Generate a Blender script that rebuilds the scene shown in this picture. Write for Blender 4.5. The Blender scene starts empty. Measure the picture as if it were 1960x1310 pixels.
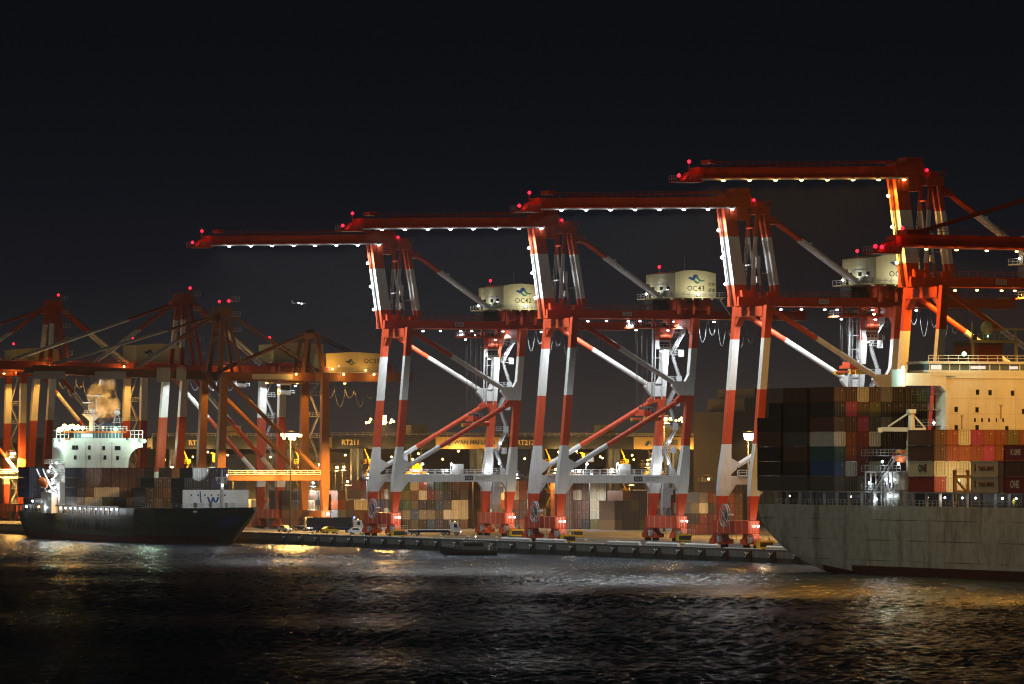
import bpy, math, random
from mathutils import Vector, Matrix
random.seed(7)
SC = bpy.context.scene
COL = SC.collection
# ------------------------------------------------------------------ camera, world, exposure
# world axes: X = landward from the waterside crane rail, Y = along the quay (receding), Z = up from the quay deck
F = 12000.0; TH = math.radians(20.1); S, Cc = math.sin(TH), math.cos(TH)
fw = (S, Cc); rt = (Cc, -S)
CU = -(7.9*rt[0] + 1500*fw[0]); CV = -(7.9*rt[1] + 1500*fw[1]); CH = 18.4; HY = 890.0
cam = bpy.data.objects.new('camera', bpy.data.cameras.new('camera')); COL.objects.link(cam)
cam.location = (CU, CV, CH)
cam.rotation_euler = (math.radians(90) + math.atan((HY-655)/F), 0, -TH)
cam.data.sensor_width = 36; cam.data.lens = F/1960*36
cam.data.clip_start = 10; cam.data.clip_end = 30000
SC.camera = cam
SC.render.resolution_x = 1024; SC.render.resolution_y = 684
SC.view_settings.view_transform = 'Standard'; SC.view_settings.look = 'None'
SC.view_settings.exposure = 0.0; SC.view_settings.gamma = 1
SC.render.engine = 'CYCLES'
SC.cycles.use_denoising = True
SC.cycles.max_bounces = 5; SC.cycles.diffuse_bounces = 2; SC.cycles.glossy_bounces = 3
SC.cycles.volume_bounces = 0; SC.cycles.caustics_reflective = False
SC.cycles.sample_clamp_indirect = 2.0
SC.cycles.use_light_tree = True; SC.cycles.filter_width = 1.1
W = bpy.data.worlds.new("World"); SC.world = W; W.use_nodes = True
nt = W.node_tree; nt.nodes.clear()
def N(t, ty, **k):
    n = t.nodes.new(ty)
    for a, b in k.items(): setattr(n, a, b)
    return n
wo = N(nt, 'ShaderNodeOutputWorld'); bg = N(nt, 'ShaderNodeBackground'); sky = N(nt, 'ShaderNodeTexSky', sky_type='NISHITA')
sky.sun_disc = False; sky.sun_elevation = math.radians(-8); sky.sun_rotation = math.radians(200)
sky.air_density = 1.5; sky.dust_density = 3
tc = N(nt, 'ShaderNodeTexCoord'); sx = N(nt, 'ShaderNodeSeparateXYZ'); rp = N(nt, 'ShaderNodeValToRGB')
nt.links.new(tc.outputs['Generated'], sx.inputs[0]); nt.links.new(sx.outputs[2], rp.inputs[0])
rp.color_ramp.elements[0].position = 0.0
# city-lit night sky: brownish low down, blue-black above (fractions are sine of elevation)
stops = [(0.0, (.044,.034,.029)), (0.0095, (.031,.0255,.0245)), (0.0165, (.0165,.0152,.0172)), (0.024, (.0088,.0094,.0132)), (0.0325, (.0058,.0068,.0112)), (0.049, (.0040,.0050,.0076)), (0.066, (.0030,.0037,.0053)), (0.10, (.0026,.0032,.0046)), (1.0, (.003,.0036,.005))]
els = rp.color_ramp.elements
els[1].position = 1.0
while len(els) < len(stops): els.new(0.5)
for e, (p, c) in zip(els, stops): e.position = p; e.color = (*c, 1)
add = N(nt, 'ShaderNodeMix', data_type='RGBA', blend_type='ADD'); add.inputs[0].default_value = 0.05
nt.links.new(rp.outputs[0], add.inputs[6]); nt.links.new(sky.outputs[0], add.inputs[7])
# unseen fill glow added low in the sky, left of and behind the camera
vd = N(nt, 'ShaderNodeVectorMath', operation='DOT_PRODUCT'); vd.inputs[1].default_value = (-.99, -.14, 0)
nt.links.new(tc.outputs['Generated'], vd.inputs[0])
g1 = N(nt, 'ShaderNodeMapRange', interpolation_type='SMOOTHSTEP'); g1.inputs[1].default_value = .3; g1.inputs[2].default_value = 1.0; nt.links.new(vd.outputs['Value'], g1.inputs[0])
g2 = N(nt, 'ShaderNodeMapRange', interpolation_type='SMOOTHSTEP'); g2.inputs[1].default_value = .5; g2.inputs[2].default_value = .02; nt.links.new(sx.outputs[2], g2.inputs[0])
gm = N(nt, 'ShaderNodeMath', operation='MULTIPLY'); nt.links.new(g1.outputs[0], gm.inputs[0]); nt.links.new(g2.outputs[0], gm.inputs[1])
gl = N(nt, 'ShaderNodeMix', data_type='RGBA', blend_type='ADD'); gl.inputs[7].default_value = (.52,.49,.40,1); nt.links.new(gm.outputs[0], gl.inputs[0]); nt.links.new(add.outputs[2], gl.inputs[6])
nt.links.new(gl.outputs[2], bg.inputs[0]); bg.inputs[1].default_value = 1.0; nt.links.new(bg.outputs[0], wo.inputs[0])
HAZE = 0.00007
WAVE = 0.014

# ------------------------------------------------------------------ helpers
def Dp(u, v): return (u-CU)*fw[0] + (v-CV)*fw[1]
def v_at(px, u):            # where along the quay a sight line meets the line u
    t = (px-980)/F; return CV - (u-CU)*(rt[0]-t*fw[0])/(rt[1]-t*fw[1])
def u_at(px, v):
    t = (px-980)/F; return CU - (v-CV)*(rt[1]-t*fw[1])/(rt[0]-t*fw[0])
def z_at(py, u, v): return CH - (py-HY)*Dp(u, v)/F

class MB:
    def __init__(s): s.v = []; s.f = []; s.m = []
    def face(s, pts, mi=0):
        n = len(s.v); s.v += [tuple(p) for p in pts]; s.f.append(tuple(range(n, n+len(pts)))); s.m.append(mi)
    def hexa(s, b, t, mi=0):
        n = len(s.v); s.v += [tuple(p) for p in b] + [tuple(p) for p in t]; k = len(b)
        for i in range(k):
            j = (i+1) % k; s.f.append((n+i, n+j, n+k+j, n+k+i)); s.m.append(mi)
        s.f.append(tuple(n+i for i in reversed(range(k)))); s.m.append(mi)
        s.f.append(tuple(n+k+i for i in range(k))); s.m.append(mi)
    def box(s, x0, x1, y0, y1, z0, z1, mi=0):
        s.hexa([(x0,y0,z0),(x1,y0,z0),(x1,y1,z0),(x0,y1,z0)], [(x0,y0,z1),(x1,y0,z1),(x1,y1,z1),(x0,y1,z1)], mi)
    def beam(s, p, q, w, h=None, mi=0, w2=None, h2=None):
        h = h or w; p = Vector(p); q = Vector(q); d = (q-p).normalized()
        up = Vector((0,0,1)) if abs(d.z) < .97 else Vector((1,0,0))
        a = d.cross(up).normalized(); b = a.cross(d)
        w2 = w2 or w; h2 = h2 or h
        s.hexa([p+a*x*w/2+b*y*h/2 for x, y in ((-1,-1),(1,-1),(1,1),(-1,1))], [q+a*x*w2/2+b*y*h2/2 for x, y in ((-1,-1),(1,-1),(1,1),(-1,1))], mi)
    def tube(s, p, q, r, n=10, mi=0, r2=None):
        p = Vector(p); q = Vector(q); d = (q-p).normalized(); r2 = r2 or r
        up = Vector((0,0,1)) if abs(d.z) < .97 else Vector((1,0,0))
        a = d.cross(up).normalized(); b = a.cross(d)
        cs = [(math.cos(2*math.pi*i/n), math.sin(2*math.pi*i/n)) for i in range(n)]
        s.hexa([p+a*c*r+b*e*r for c, e in cs], [q+a*c*r2+b*e*r2 for c, e in cs], mi)
    def path(s, pts, r, n=6, mi=0):
        for p, q in zip(pts, pts[1:]): s.tube(p, q, r, n, mi)
    def prism(s, poly, y0, y1, mi=0):       # polygon in (x, z), extruded along y
        s.hexa([(x,y0,z) for x, z in poly], [(x,y1,z) for x, z in poly], mi)
    def prism_x(s, poly, x0, x1, mi=0):     # polygon in (y, z), extruded along x
        s.hexa([(x0,y,z) for y, z in poly], [(x1,y,z) for y, z in poly], mi)
    def rail(s, p, q, h=1.1, n=None, r=.045, mi=0, bars=2):
        p = Vector(p); q = Vector(q); L = (q-p).length; n = n or max(1, int(L/2)); z = Vector((0,0,1))
        for i in range(n+1):
            c = p.lerp(q, i/n); s.beam(c, c+z*h, 2*r, 2*r, mi)
        for k in range(1, bars+1): s.beam(p+z*h*k/bars, q+z*h*k/bars, 2*r, 2*r, mi)
    def loft(s, rings, mi_of=lambda a, b: 0):
        n0 = len(s.v); k = len(rings[0])
        for r in rings: s.v += [tuple(p) for p in r]
        for i in range(len(rings)-1):
            for j in range(k):
                l = (j+1) % k
                s.f.append((n0+i*k+j, n0+i*k+l, n0+(i+1)*k+l, n0+(i+1)*k+j)); s.m.append(mi_of(i, j))
        s.f.append(tuple(n0+j for j in reversed(range(k)))); s.m.append(mi_of(0, 0))
        s.f.append(tuple(n0+(len(rings)-1)*k+j for j in range(k))); s.m.append(mi_of(len(rings)-2, 0))
    def dome(s, c, r, mi=0, n=8, k=5, zs=1):
        rings = []
        for i in range(k+1):
            a = -math.pi/2 + math.pi*(i+.02)/(k+.04); rr = r*math.cos(a)
            rings.append([(c[0]+rr*math.cos(2*math.pi*j/n), c[1]+rr*math.sin(2*math.pi*j/n), c[2]+zs*r*math.sin(a)) for j in range(n)])
        s.loft(rings, lambda a, b: mi)
    def mesh(s, name, mats):
        me = bpy.data.meshes.new(name); me.from_pydata(s.v, [], s.f)
        for m in (mats if isinstance(mats, (list, tuple)) else [mats]): me.materials.append(m)
        me.polygons.foreach_set('material_index', s.m); me.update()
        return me
    def build(s, name, mats, parent=None, smooth=False):
        me = s.mesh(name, mats)
        import bmesh
        b = bmesh.new(); b.from_mesh(me); bmesh.ops.recalc_face_normals(b, faces=b.faces[:]); b.to_mesh(me); b.free()
        if smooth: me.polygons.foreach_set('use_smooth', [True]*len(me.polygons))
        return link(name, me, parent)
def link(name, data, parent=None, loc=None, rot=None):
    o = bpy.data.objects.new(name, data); COL.objects.link(o)
    if parent: o.parent = parent
    if loc: o.location = loc
    if rot: o.rotation_euler = rot
    return o
def tag(o, label=None, cat=None, group=None, kind=None):
    if label: o['label'] = label
    if cat: o['category'] = cat
    if group: o['group'] = group
    if kind: o['kind'] = kind
    return o
def thing(name, label, cat, loc=(0,0,0), rz=0, group=None):
    o = link(name, None, None, loc, (0,0,rz)); o.empty_display_size = .5
    return tag(o, label, cat, group)

# ------------------------------------------------------------------ materials
MATS = {}
def paint(name, col, rough=.55, var=.25, scale=.35, streak=True, metal=0, dirt=(.05,.04,.03), spec=.35, rnd=0):
    m = bpy.data.materials.new(name); m.use_nodes = True; t = m.node_tree; p = t.nodes['Principled BSDF']
    p.inputs['Roughness'].default_value = rough; p.inputs['Metallic'].default_value = metal
    p.inputs['Specular IOR Level'].default_value = spec
    c = N(t, 'ShaderNodeTexCoord'); mp = N(t, 'ShaderNodeMapping'); n = N(t, 'ShaderNodeTexNoise')
    mp.inputs['Scale'].default_value = (scale, scale, scale*(.18 if streak else 1))
    n.inputs['Scale'].default_value = 3; n.inputs['Detail'].default_value = 6; n.inputs['Roughness'].default_value = .65
    t.links.new(c.outputs['Object'], mp.inputs[0]); t.links.new(mp.outputs[0], n.inputs[0])
    r = N(t, 'ShaderNodeMapRange'); r.inputs[1].default_value = .42; r.inputs[2].default_value = .72; r.inputs[4].default_value = var
    t.links.new(n.outputs[0], r.inputs[0])
    mx = N(t, 'ShaderNodeMix', data_type='RGBA'); mx.inputs[6].default_value = (*col, 1)
    mx.inputs[7].default_value = tuple(col[i]*.35+dirt[i]*.65 for i in range(3)) + (1,)
    t.links.new(r.outputs[0], mx.inputs[0]); out = mx.outputs[2]
    if rnd:
        oi = N(t, 'ShaderNodeObjectInfo'); mr = N(t, 'ShaderNodeMapRange'); mr.inputs[3].default_value = 1-rnd; mr.inputs[4].default_value = 1+rnd
        t.links.new(oi.outputs['Random'], mr.inputs[0])
        hs = N(t, 'ShaderNodeHueSaturation'); t.links.new(mr.outputs[0], hs.inputs['Value']); t.links.new(out, hs.inputs['Color']); out = hs.outputs[0]
    t.links.new(out, p.inputs['Base Color'])
    MATS[name] = m; return m
def emis(name, col, st):
    m = bpy.data.materials.new(name); m.use_nodes = True; t = m.node_tree; p = t.nodes['Principled BSDF']
    p.inputs['Base Color'].default_value = (.6,.6,.6,1)
    p.inputs['Emission Color'].default_value = (*col, 1); p.inputs['Emission Strength'].default_value = st
    m.cycles.emission_sampling = 'NONE'
    MATS[name] = m; return m
red = paint('crane red paint', (.60,.075,.022), .5, .42)
white = paint('crane white paint', (.74,.74,.71), .5, .38, dirt=(.16,.12,.08))
red_unlit = paint('unlit-tone crane red paint', (.34,.055,.02), .6, .35); white_old = paint('aged crane white paint', (.66,.66,.62), .55, .35)  # red darkened so the far A-frame cranes look unlit
orange = paint('crane orange paint', (.20,.08,.024), .55, .3)
cream = paint('house cream paint', (.62,.55,.31), .55, .15)
ygrey = paint('galvanised steel', (.42,.43,.43), .5, .2)
dark = paint('dark machinery steel', (.035,.035,.038), .5, .2)
black = paint('black rubber', (.012,.012,.013), .6, .2)
letter = paint('black lettering', (.02,.02,.022), .6, .05)
wletter = paint('white lettering', (.75,.75,.72), .6, .05)
glass = paint('dark window glass', (.015,.02,.025), .08, .05, spec=.6)
CM0 = paint('worn plate lettering', (.30,.28,.26), .6, .1)
logo_blue = paint('logo blue', (.015,.06,.22), .5, .05)
logo_green = paint('logo green', (.02,.17,.11), .5, .05)
yellow = paint('yellow paint', (.72,.48,.03), .5, .2)
rtgblue = paint('yard gantry blue', (.035,.06,.17), .5, .2)
rtgdark = paint('yard gantry dark blue', (.02,.03,.07), .5, .2)
concrete = paint('quay concrete', (.16,.16,.14), .85, .9, .3, dirt=(.03,.03,.03))
asphalt = paint('apron asphalt', (.055,.053,.05), .8, .5, .05, False)
kerbw = paint('kerb white paint', (.72,.72,.69), .6, .3)
rope = paint('wire rope', (.12,.12,.12), .5, .1)
shipwhite = paint('ship white paint', (.74,.74,.70), .5, .30, .25, dirt=(.30,.19,.10))
shiporange = paint('ship deck orange', (.55,.13,.03), .5, .2)
bldg = paint('warehouse wall', (.24,.21,.17), .8, .4, .05)
bldg2 = paint('grey cladding', (.32,.33,.34), .7, .2, .05)
shipglass = paint('bridge window glass', (.12,.17,.2), .1, .05, spec=.7)
E_W = emis('white lamp', (.85,.93,1.0), 14); E_A = emis('sodium lamp', (1.0,.62,.16), 14)
E_R = emis('red beacon', (1.0,.004,.02), 7); E_G = emis('greenish lamp', (.30,1.0,.55), 5); E_AA = emis('bright sodium lamp', (1.0,.66,.2), 30)
E_B = emis('blue beacon', (.1,.2,1.0), 8); E_IN = emis('lit cabin window', (.75,.9,1.0), .55)
WC = (.88,.95,1.0); AC = (1.0,.47,.075); GC = (.62,1.0,.76); RC = (1,.05,.06)
_lt = {}
def light(parent, loc, e, col, r=.3, name='lamp_light'):
    k = (round(e), col, r)
    if k not in _lt:
        d = bpy.data.lights.new(name, 'POINT'); d.energy = e; d.color = col; d.shadow_soft_size = r; _lt[k] = d
    return link(name, _lt[k], parent, loc)
def spot(parent, loc, target, e, col, ang, r=.3, blend=.4):
    d = bpy.data.lights.new('lamp_light', 'SPOT'); d.energy = e; d.color = col; d.shadow_soft_size = r
    d.spot_size = math.radians(ang); d.spot_blend = blend
    o = link('lamp_light', d, parent, loc); o.rotation_euler = (Vector(target)-Vector(loc)).to_track_quat('-Z', 'Y').to_euler(); return o
_sp = {}
def down(parent, loc, e, col, ang=152):
    k = (round(e), col, ang)
    if k not in _sp:
        d = bpy.data.lights.new('lamp_light', 'SPOT'); d.energy = e; d.color = col; d.shadow_soft_size = .3; d.spot_size = math.radians(ang); d.spot_blend = .12; _sp[k] = d
    return link('lamp_light', _sp[k], parent, loc)
_lm = {}
def flood(parent, loc, em, size=.8, name='floodlight', e=0, col=None, off=(0,0,-.6), kind='down'):
    k = (em.name, size, kind)
    if k not in _lm:
        m = MB(); s = size
        if kind == 'down':
            m.box(-s*.5, s*.5, -s*.45, s*.45, .2*s, .4*s, 0); m.dome((0,0,0), s*.58, 1, 10, 6, .5); m.box(-.06, .06, -.06, .06, .35*s, .8*s, 0)
        elif kind in ('bulb', 'dbulb'):
            m.dome((0,0,0), s*.5, 1, 10, 6); m.box(s*.3, s*.7, -.1, .1, -.1, .1, 0)
        elif kind == 'front':
            m.box(-s*.55, s*.55, 0, .3*s, -s*.5, s*.5, 0); m.box(-s*.45, s*.45, -.25*s, 0, -s*.4, s*.4, 1)
        _lm[k] = m.mesh(name, [dark, em])
    o = link(name, _lm[k], parent, loc)
    if e and kind == 'down':
        down(parent, Vector(loc)+Vector(off), e, col); light(parent, Vector(loc)+Vector(off), e*.012, col)
    elif e and kind == 'dbulb': down(parent, Vector(loc)+Vector(off), e, col, 140)
    elif e: light(parent, Vector(loc)+Vector(off), e, col)
    return o
_tx = {}
def text(parent, body, size, loc, face='-v', mat=None, name='lettering', bold=0.0, align='CENTER', sx=1.0, spacing=1.0):
    k = (body, size, mat.name, bold, align, spacing)
    if k not in _tx:
        c = bpy.data.curves.new('lettering', 'FONT'); c.body = body; c.size = size; c.extrude = .015; c.offset = bold
        c.align_x = align; c.align_y = 'CENTER'; c.resolution_u = 2; c.space_character = spacing
        o = bpy.data.objects.new('lettering', c); COL.objects.link(o); bpy.context.view_layer.update()
        me = bpy.data.meshes.new_from_object(o); me.name = 'lettering'; me.materials.clear(); me.materials.append(mat)
        bpy.data.objects.remove(o); bpy.data.curves.remove(c); _tx[k] = me
    o = link(name, _tx[k], parent, loc); o.scale = (sx, 1, 1)
    o.rotation_euler = (math.pi/2, 0, 0) if face == '-v' else (math.pi/2, 0, -math.pi/2)
    return o
def bird(parent, cu, v, cz, w):
    """the port's wave-bird emblem: two wings and a tail"""
    s = w/173.0
    L = [(-87,-10),(-62,7),(-37,0),(-27,22),(-2,30),(18,18),(3,10),(-10,-10),(-17,-30),(-47,-25),(-67,-10)]
    R = [(-7,0),(18,18),(23,-5),(48,-25),(86,-22),(58,-37),(28,-33),(10,-15)]
    B = [(-24,-37),(3,-57),(30,-50),(33,-33),(13,-40),(-7,-25)]
    m = MB()
    for P, mi in ((L,0),(R,1),(B,1)):
        y = v - (.02 if mi == 0 else .03)
        m.prism([(cu+x*s, cz+z*s) for x, z in P], y, v+.0, mi)
    return m.build('emblem', [logo_blue, logo_green], parent)

# ------------------------------------------------------------------ red and white folding-boom cranes
A = 9.1; G = 31.0
BANDS = (11.5, 23.0, 35.0, 46.3)            # red / white / red / white / red
def band(z): return sum(z > b for b in BANDS) % 2
def leg_u(base, z): return base + .085*max(0, z-5)
def gooseneck(v0, code, label, lampe, lampcol, zs=1.0, spr=(25.5, 29), lowered=None, gE=None, gcol=None, power=1.0):
    R_ = thing('container_crane', label, 'crane', (0, v0, 0), 0, 'red and white gantry cranes on the quay')
    RW = [red, white]
    for s in (1, -1):
        for base in (0, G):
            lv = [(5.4,1.25,1.5),(11.5,2.3,2.0),(13,2.5,2.1),(17,2.45,2.1),(23,1.65,1.85),(35,1.6,1.8),(46.3,1.55,1.8),(53.6*zs,1.6,1.8)]
            rings = []
            for z, wu, wv in lv:
                u = leg_u(base, z)
                rings.append([(u-wu/2, s*A-wv/2, z), (u+wu/2, s*A-wv/2, z), (u+wu/2, s*A+wv/2, z), (u-wu/2, s*A+wv/2, z)])
            m = MB(); m.loft(rings, lambda i, j: band((lv[i][0]+lv[i+1][0])/2))
            if base:          # knee where the diagonals meet
                ul = leg_u(base, 35)-.75
                for poly, mi in (([(ul+.5,40.2),(ul-.5,38.4),(ul-3.3,38.4),(ul-3.8,37.3),(ul-1.9,35.02),(ul+.4,35.02)],1), ([(ul-1.9,34.98),(ul-3.0,34.0),(ul-2.8,33.0),(ul-.6,33.6),(ul-.1,31.6),(ul+.4,34.98)],0)):
                    m.prism(poly, s*A-.8, s*A+.8, mi)
            else:             # gusset above the portal beam
                m.prism([(1.8,20.2),(4.3,18.9),(3.6,17.3),(2.0,16.0)], s*A-.6, s*A+.6, 1)
            m.build('leg', RW, R_)
        m = MB()               # portal beam with haunches
        m.box(leg_u(0,15)+1.2, leg_u(G,15)-1.2, s*A-.75, s*A+.75, 14.0, 15.9, 1)
        for u, d in ((leg_u(0,15)+1.2, 1), (leg_u(G,15)-1.2, -1)):
            m.prism([(u,14.02),(u+d*1.5,14.02),(u,11.8)], s*A-.7, s*A+.7, 1)
        pb = m.build('portal_beam', RW, R_)
        if s < 0:
            m = MB(); m.box(19.0, 21.2, -A-.8, -A-.75, 14.4, 15.6, 0)
            for k in range(3): m.box(19.3+k*.6, 19.7+k*.6, -A-.83, -A-.8, 14.65, 15.35, 1)
            for k in range(2): m.box(21.8, 26.2-k*1.6, -A-.78, -A-.75, 15.15-k*.5, 15.35-k*.5, 2)
            m.build('sign_plate', [dark, CM0, CM0], pb)
        m = MB()
        p, q = Vector((leg_u(0,53)+.8, s*A, 52.6*zs)), Vector((leg_u(G,37)-3.9, s*A, 37.9)); c = p.lerp(q, (p.z-46.3)/(p.z-q.z))
        m.tube(p, c, .62, 12, 0); m.tube(c, q, .62, 12, 1); m.build('diagonal_brace', RW, R_)
        m = MB()
        p, q = Vector((leg_u(G,34)-2.8, s*A, 33.6)), Vector((3.9, s*A, 18.1)); c = p.lerp(q, (p.z-23)/(p.z-q.z))
        m.tube(p, c, .62, 12, 0); m.tube(c, q, .62, 12, 1); m.build('diagonal_brace', RW, R_)
    for base in (0, G):        # sill beams, bogies
        m = MB(); m.box(base-1.35, base+1.35, -A-1.4, A+1.4, 3.2, 6.1, 0)
        for k in range(5): u = base; m.box(base-1.39, base-1.35, -A+2+k*3.6, -A+2.12+k*3.6, 3.3, 6.0, 1)
        for k in range(3): m.box(base-.7+k*.7, base-.62+k*.7, -A-1.44, -A-1.4, 3.3, 6.0, 1)
        m.box(base-.5, base+.5, -A-1.5, -A-1.4, 4.6, 5.2, 1)
        m.build('sill_beam', RW, R_)
        for s in (1, -1):
            m = MB(); v = s*A
            m.prism_x([(v-3.6,2.0),(v-2.6,3.2),(v+2.6,3.2),(v+3.6,2.0)], base-.8, base+.8, 0)
            for d in (-2.6, 2.6):
                m.prism_x([(v+d-1.7,.8),(v+d-1.2,2.1),(v+d+1.2,2.1),(v+d+1.7,.8)], base-1.0, base+1.0, 0)
                for w in (-.9, .9): m.tube((base-.35, v+d+w, .48), (base+.35, v+d+w, .48), .46, 12, 1)
                m.box(base+1.0, base+1.9, v+d-.6, v+d+.6, .9, 1.9, 0)
            m.rail((base-2.4, v-3.8, 1.8), (base+2.4, v-3.8, 1.8), 1.1, 4, mi=2); m.box(base-2.4, base+2.4, v-4.1, v-3.6, 1.7, 1.8, 2)
            m.box(base-1.6, base-1.0, v-3.2, v-1.8, 1.2, 2.6, 2)
            m.build('bogie', [red, dark, ygrey], R_)
        flood(R_, (base+1.2 if base else base+.9, -A-1.7, 4.9), E_W, .5, 'base_lamp', 420, (1,.84,.66), (0,-2.6,.6), 'front')
    # top cross beams and girder
    for base in (0, G):
        m = MB(); u = leg_u(base, 53)
        m.box(u-1.0, u+1.0, -A+1.0, A-1.0, 51.2*zs, 53.4*zs, 0)
        for s in (-1, 1): m.prism_x([(s*(A-1),51.2*zs),(s*(A-3.5),51.2*zs),(s*(A-1),49.2*zs)], u-.8, u+.8, 0)
        m.build('cross_beam', red, R_)
    zg = 53.6*zs
    m = MB()
    for s in (-1, 1):
        m.box(-.6, 66, s*2.7-.65, s*2.7+.65, zg, zg+1.9, 0); m.box(-.6, 66, s*2.7-1.0, s*2.7+1.0, zg-.14, zg, 0)
    for k in range(12): m.box(2+k*5.6, 2.5+k*5.6, -2.1, 2.1, zg+.4, zg+1.3, 0)
    m.box(0, 3.2, -3.6, 3.6, zg+1.95, zg+3.4, 0); m.box(6.2, 9, -3.4, 3.4, zg+1.95, zg+3.1, 0)
    m.box(65.2, 66.4, -3.4, 3.4, zg-.2, zg+2.2, 0)
    gd = m.build('girder', red, R_)
    m = MB(); m.rail((0, -4.2, zg+1.9), (66, -4.2, zg+1.9), 1.1, 33); m.box(0, 66, -4.3, -3.36, zg+1.8, zg+1.9); m.build('walkway', red, gd)
    m = MB(); m.box(18.6, 21.0, -3.42, -3.36, zg+.45, zg+1.5, 0)
    for k in range(3):
        x = 18.85+k*.7
        for a in ((x,x+.5,zg+.6,zg+.68),(x,x+.5,zg+1.25,zg+1.33),(x,x+.08,zg+.68,zg+1.25),(x+.42,x+.5,zg+.68,zg+1.25),(x+.12,x+.38,zg+.9,zg+.98)):
            m.box(a[0], a[1], -3.45, -3.42, a[2], a[3], 1)
    m.build('sign_plate', [wletter, letter], gd)
    gE = gE or E_W; gcol = gcol or WC
    for u in (4.5, 12, 15.8, 21.4, 24.4, 33.0, 38.2, 43.6): flood(gd, (u, 0 if u != 12 else 2.7, zg-.7), gE, .62, 'floodlight', 8500*power, gcol)
    # trolley, machinery, cab
    m = MB(); tu = spr[0]+1
    m.box(tu-5, tu+6, -3.4, 3.4, zg-2.4, zg-2.0, 0); m.rail((tu-5,-3.4,zg-2.0),(tu+6,-3.4,zg-2.0),1.1,6,mi=1); m.rail((tu-5,3.4,zg-2.0),(tu+6,3.4,zg-2.0),1.1,6,mi=1)
    m.rail((tu-5,-3.4,zg-2.0),(tu-5,3.4,zg-2.0),1.1,4,mi=1)
    for k in range(6): m.box(tu-4.4+k*1.8, tu-3.4+k*1.8, -2.6+(k%3)*.7, 1.2+(k%2)*1.2, zg-2.0, zg-.8-(k%3)*.3, 0 if k % 2 else 2)
    for d in (-4.2, 0, 4.6): m.box(tu+d, tu+d+.5, -3.0, -2.5, zg-2, zg-.1, 0)
    m.rail((tu+1,-4.2,zg-4.4),(tu+6.4,-4.2,zg-4.4),1.1,5,mi=1); m.box(tu+1,tu+6.4,-4.3,-2.6,zg-4.5,zg-4.4,1)
    m.box(tu+2, tu+5, -2.4, 1.0, zg-5.2, zg-2.4, 0)
    tr = m.build('trolley', [red, ygrey, dark], R_)
    for d in (-4.6, 3.6): flood(tr, (tu+d, -3.6, zg-2.9), gE, .6, 'floodlight', 500*power, gcol)
    m = MB(); cu = tu+3.6; m.prism([(cu-1.4,zg-7.4),(cu+1.3,zg-7.4),(cu+1.3,zg-5.2),(cu-1.7,zg-5.2)], -2.2, .2, 0)
    m.prism([(cu-1.55,zg-6.9),(cu+1.0,zg-6.9),(cu+1.0,zg-5.7),(cu-1.65,zg-5.7)], -2.24, -2.18, 1)
    m.rail((cu-1.7,-2.6,zg-7.4),(cu+2.2,-2.6,zg-7.4),1.1,4,mi=0); m.box(cu-1.7,cu+2.2,-2.7,-2.2,zg-7.5,zg-7.4,0)
    m.rail((cu+1.5,-2.6,zg-9.4),(cu+2.6,-2.6,zg-7.4),1.1,3,mi=0)
    m.build('operator_cabin', [wletter, glass], tr); flood(tr, (cu-1.2,-2.2,zg-7.9), gE, .5, 'floodlight', 300*power, gcol)
    m = MB()
    for du in (-1.6, -1.2, 1.2, 1.6):
        for s in (-1.8, 1.8): m.beam((spr[0]+du, s, zg-2), (spr[0]+du*.8, s, spr[1]+3.2), .07, .07)
    m.build('hoist_rope', rope, tr)
    m = MB(); su, sz = spr
    m.box(su-1.3, su+1.3, -3.0, 3.0, sz+1.2, sz+1.9, 0); m.box(su-.9, su+.9, -2.2, 2.2, sz+1.9, sz+2.7, 0)
    for s in (-2, 0, 2): m.tube((su-.5, s, sz+2.9), (su+.5, s, sz+2.9), .55, 10, 2)
    m.rail((su-1.3,-3.0,sz+1.9),(su+1.3,-3.0,sz+1.9),1.3,3,mi=3); m.box(su+1.4, su+2.9, -2.6, 2.0, sz+.3, sz+2.2, 2)
    m.box(su-1.2, su+1.2, -3.2, -2.3, sz-.1, sz+1.1, 1); m.box(su-.9, su+.9, -6.0, 6.0, sz+.3, sz+.8, 0)
    for s in (-6, 6): m.box(su-1.25, su+1.25, s-.25, s+.25, sz-.1, sz+.7, 1)
    m.tube((su+1.2,-3.1,sz+.6),(su+2.9,-3.1,sz+.6),.7,12,0)
    m.build('spreader', [red, yellow, dark, ygrey], R_)
    # machinery house
    hz = 58.7*zs
    m = MB(); m.prism([(29.7,hz),(40.3,hz),(40.3,hz+5.6),(37.6,hz+6.15),(34.6,hz+6.4),(31.8,hz+6.25),(29.7,hz+5.7)], -9.5, 9.5, 0)
    for y in (-6, -1.5, 4): m.box(29.64, 29.7, y, y+1.8, hz+1.7, hz+2.6, 1)
    m.box(29.62, 29.7, 6.2, 7.3, hz, hz+2.2, 1); m.box(29.5,29.7,-4.5,3.4,hz+2.9,hz+3.15,2)
    m.box(29.2,29.7,-3.6,-1.9,hz+.4,hz+1.6,2); m.box(29.3,29.7,.2,2.6,hz+.2,hz+1.3,1)
    for k in range(9): m.box(29.68,29.695,-9.3+k*2.3,-9.22+k*2.3,hz,hz+5.5,2)
    for k in range(4): m.box(30.9+k*2.6,30.97+k*2.6,-9.52,-9.5,hz,hz+5.7,2)
    hs = m.build('machinery_house', [cream, glass, ygrey], R_)
    m = MB(); m.box(28.0, 42.0, -11.4, 11.0, hz-.35, hz-.1, 0)
    m.rail((28.0,-11.4,hz-.1),(42,-11.4,hz-.1),1.1,9,mi=1); m.rail((28.0,-11.4,hz-.1),(28.0,11,hz-.1),1.1,10,mi=1); m.rail((42,-11.4,hz-.1),(42,11,hz-.1),1.1,10,mi=1)
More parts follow.
